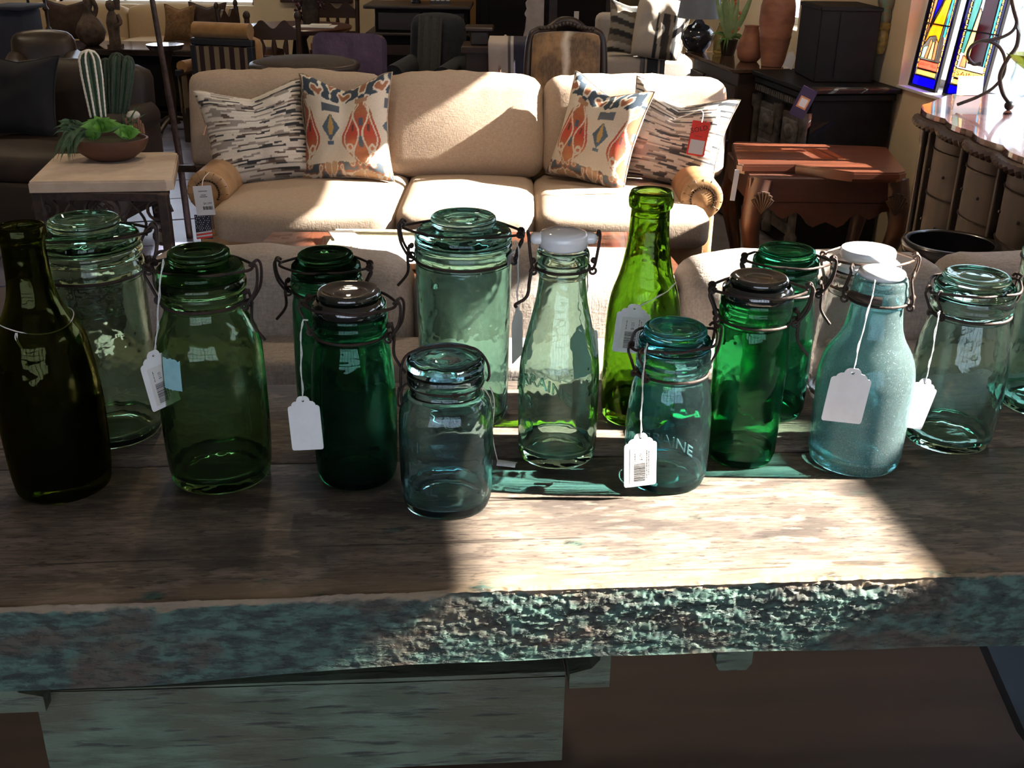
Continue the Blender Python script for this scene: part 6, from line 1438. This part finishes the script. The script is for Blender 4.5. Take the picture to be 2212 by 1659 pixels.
WBOWL = wood('bowl_wood', (.14, .06, .035), (.07, .03, .02), .5, 14)
MB().lathe([(0, 0), (0, .07), (.012, .10), (.045, .145), (.085, .165), (.095, .165), (.096, .157), (.082, .152), (.06, .12), (.055, 0)], 40, Matrix.Diagonal((1, .8, 1, 1))).build('bowl', WBOWL, bowl, 50)
MB().lathe([(.058, 0), (.075, .12), (.082, .145)][::-1], 30, Matrix.Diagonal((1, .8, 1, 1))).build('soil', M_('moss', (.03, .04, .015), (.05, .04, .02), .95, 0, 40), bowl)
CACT = M_('cactus_green', (.010, .03, .014), (.018, .055, .02), .5, 0, 20); SPINE = M_('white_spines', (.78, .74, .66), (.66, .62, .55), .9, 0, 200)
def bp(px, py): return at(px, py, bc.y) - bowl.location
cb0, cb1 = bp(212, 252), bp(190, 108)
ax_ = cb1 - cb0; Hc_ = ax_.length
def cactus(base, axis, Hc_, rad, ribs, spm, name='cactus'):
    M0 = Matrix.Translation(base) @ axis.to_track_quat('Z', 'Y').to_matrix().to_4x4(); b = MB()
    def rr(v): return rad * (.72 + .28 * min(1, v * 1.6)) * (math.sqrt(max(0, 1 - max(0, (v - .82) / .18) ** 2)) if v > .82 else 1)
    nn = ribs * 6
    def fn(u, v): a = 2 * PI * u; r = rr(v) * (.80 + .20 * abs(math.cos(a * ribs / 2))) + 1e-4; return (r * math.cos(a), r * math.sin(a), v * Hc_)
    b.grid(fn, nn, 24, M0, wrapu=True); c_ = b.build(name, CACT, bowl, 60)
    sm = MB()
    for k in range(ribs):
        a = 2 * PI * k / ribs
        sm.tube([((rr(v) + .002) * math.cos(a), (rr(v) + .002) * math.sin(a), v * Hc_) for v in [i / 30 for i in range(31)]], [.0042 + .0012 * (i % 2) for i in range(31)], 5, False, M0)
    sm.build('spine_ridges', spm, c_)
cactus(cb0, ax_, Hc_, .042, 8, SPINE)
DSP = M_('grey_spines', (.045, .06, .045), (.03, .045, .03), .9, 0, 100)
for px, pt_, lean, r in ((225, 130, 218, .028), (240, 118, 243, .032), (256, 125, 266, .028), (232, 150, 228, .026)):
    b_ = bp(px, 248) + Vector((0, .05, 0)); t_ = bp(lean, pt_) + Vector((0, .06, 0)); cactus(b_, t_ - b_, (t_ - b_).length, r, 7, DSP, 'thin_cactus')
SUCC = M_('bright_succulent', (.06, .22, .03), (.14, .36, .06), .45, 0, 30); FERN = M_('grey_green_fern', (.035, .08, .035), (.07, .13, .06), .6, 0, 30)
rnd = random.Random(21)
for (px, py, rad, n_) in ((232, 274, .115, 22), (288, 288, .075, 16), (214, 290, .06, 12)):
    c_ = bp(px, py) + Vector((0, -.07, 0)); c_.z = max(c_.z, .10)
    for k in range(n_):
        a = 2.399 * k; r = rad * (.35 + .65 * k / n_); tip = c_ + Vector((r * math.cos(a), r * math.sin(a) * .7, .045 * (1 - k / n_) + .01 + rnd.uniform(-.008, .008)))
        blade(c_, tip, (0, 0, .02), .024, SUCC, bowl, 'succulent_leaf', 5)
for k in range(60):
    px = rnd.uniform(150, 205); b_ = bp(190, 282) + Vector((rnd.uniform(-.03, .03), -.08, rnd.uniform(-.01, .03))); tip = bp(px - 12, rnd.uniform(250, 285) if k % 2 else rnd.uniform(300, 348)) + Vector((0, -.12 + rnd.uniform(-.03, .03), 0)); tip.z = max(tip.z, .012)
    blade(b_, tip, (-.02, 0, .04), .0095, FERN, bowl, 'fern_frond', 6)
for k in range(14):
    b_ = bp(275, 285) + Vector((0, -.03, 0)); blade(b_, bp(rnd.uniform(265, 322), rnd.uniform(222, 262)) + Vector((0, rnd.uniform(-.08, .03), 0)), (0, 0, .03), .005, FERN, bowl, 'fern_frond', 5)
rk = MB()
for k in range(9): rk.bar(bp(283 + k * 4, 286) + Vector((0, -.03, 0)), bp(276 + k * 4.5, 252 + (k % 3) * 6) + Vector((0, -.03, 0)), .008, .006, 6)
rk.build('dried_pods', M_('dried_brown', (.20, .10, .06), (.12, .06, .04), .8), bowl, 60)
MB().ball(bp(288, 250), (.03, .03, .022), 10, 8).build('pale_stone', M_('pale_stone', (.5, .48, .42), (.4, .38, .33), .8), bowl, 60)
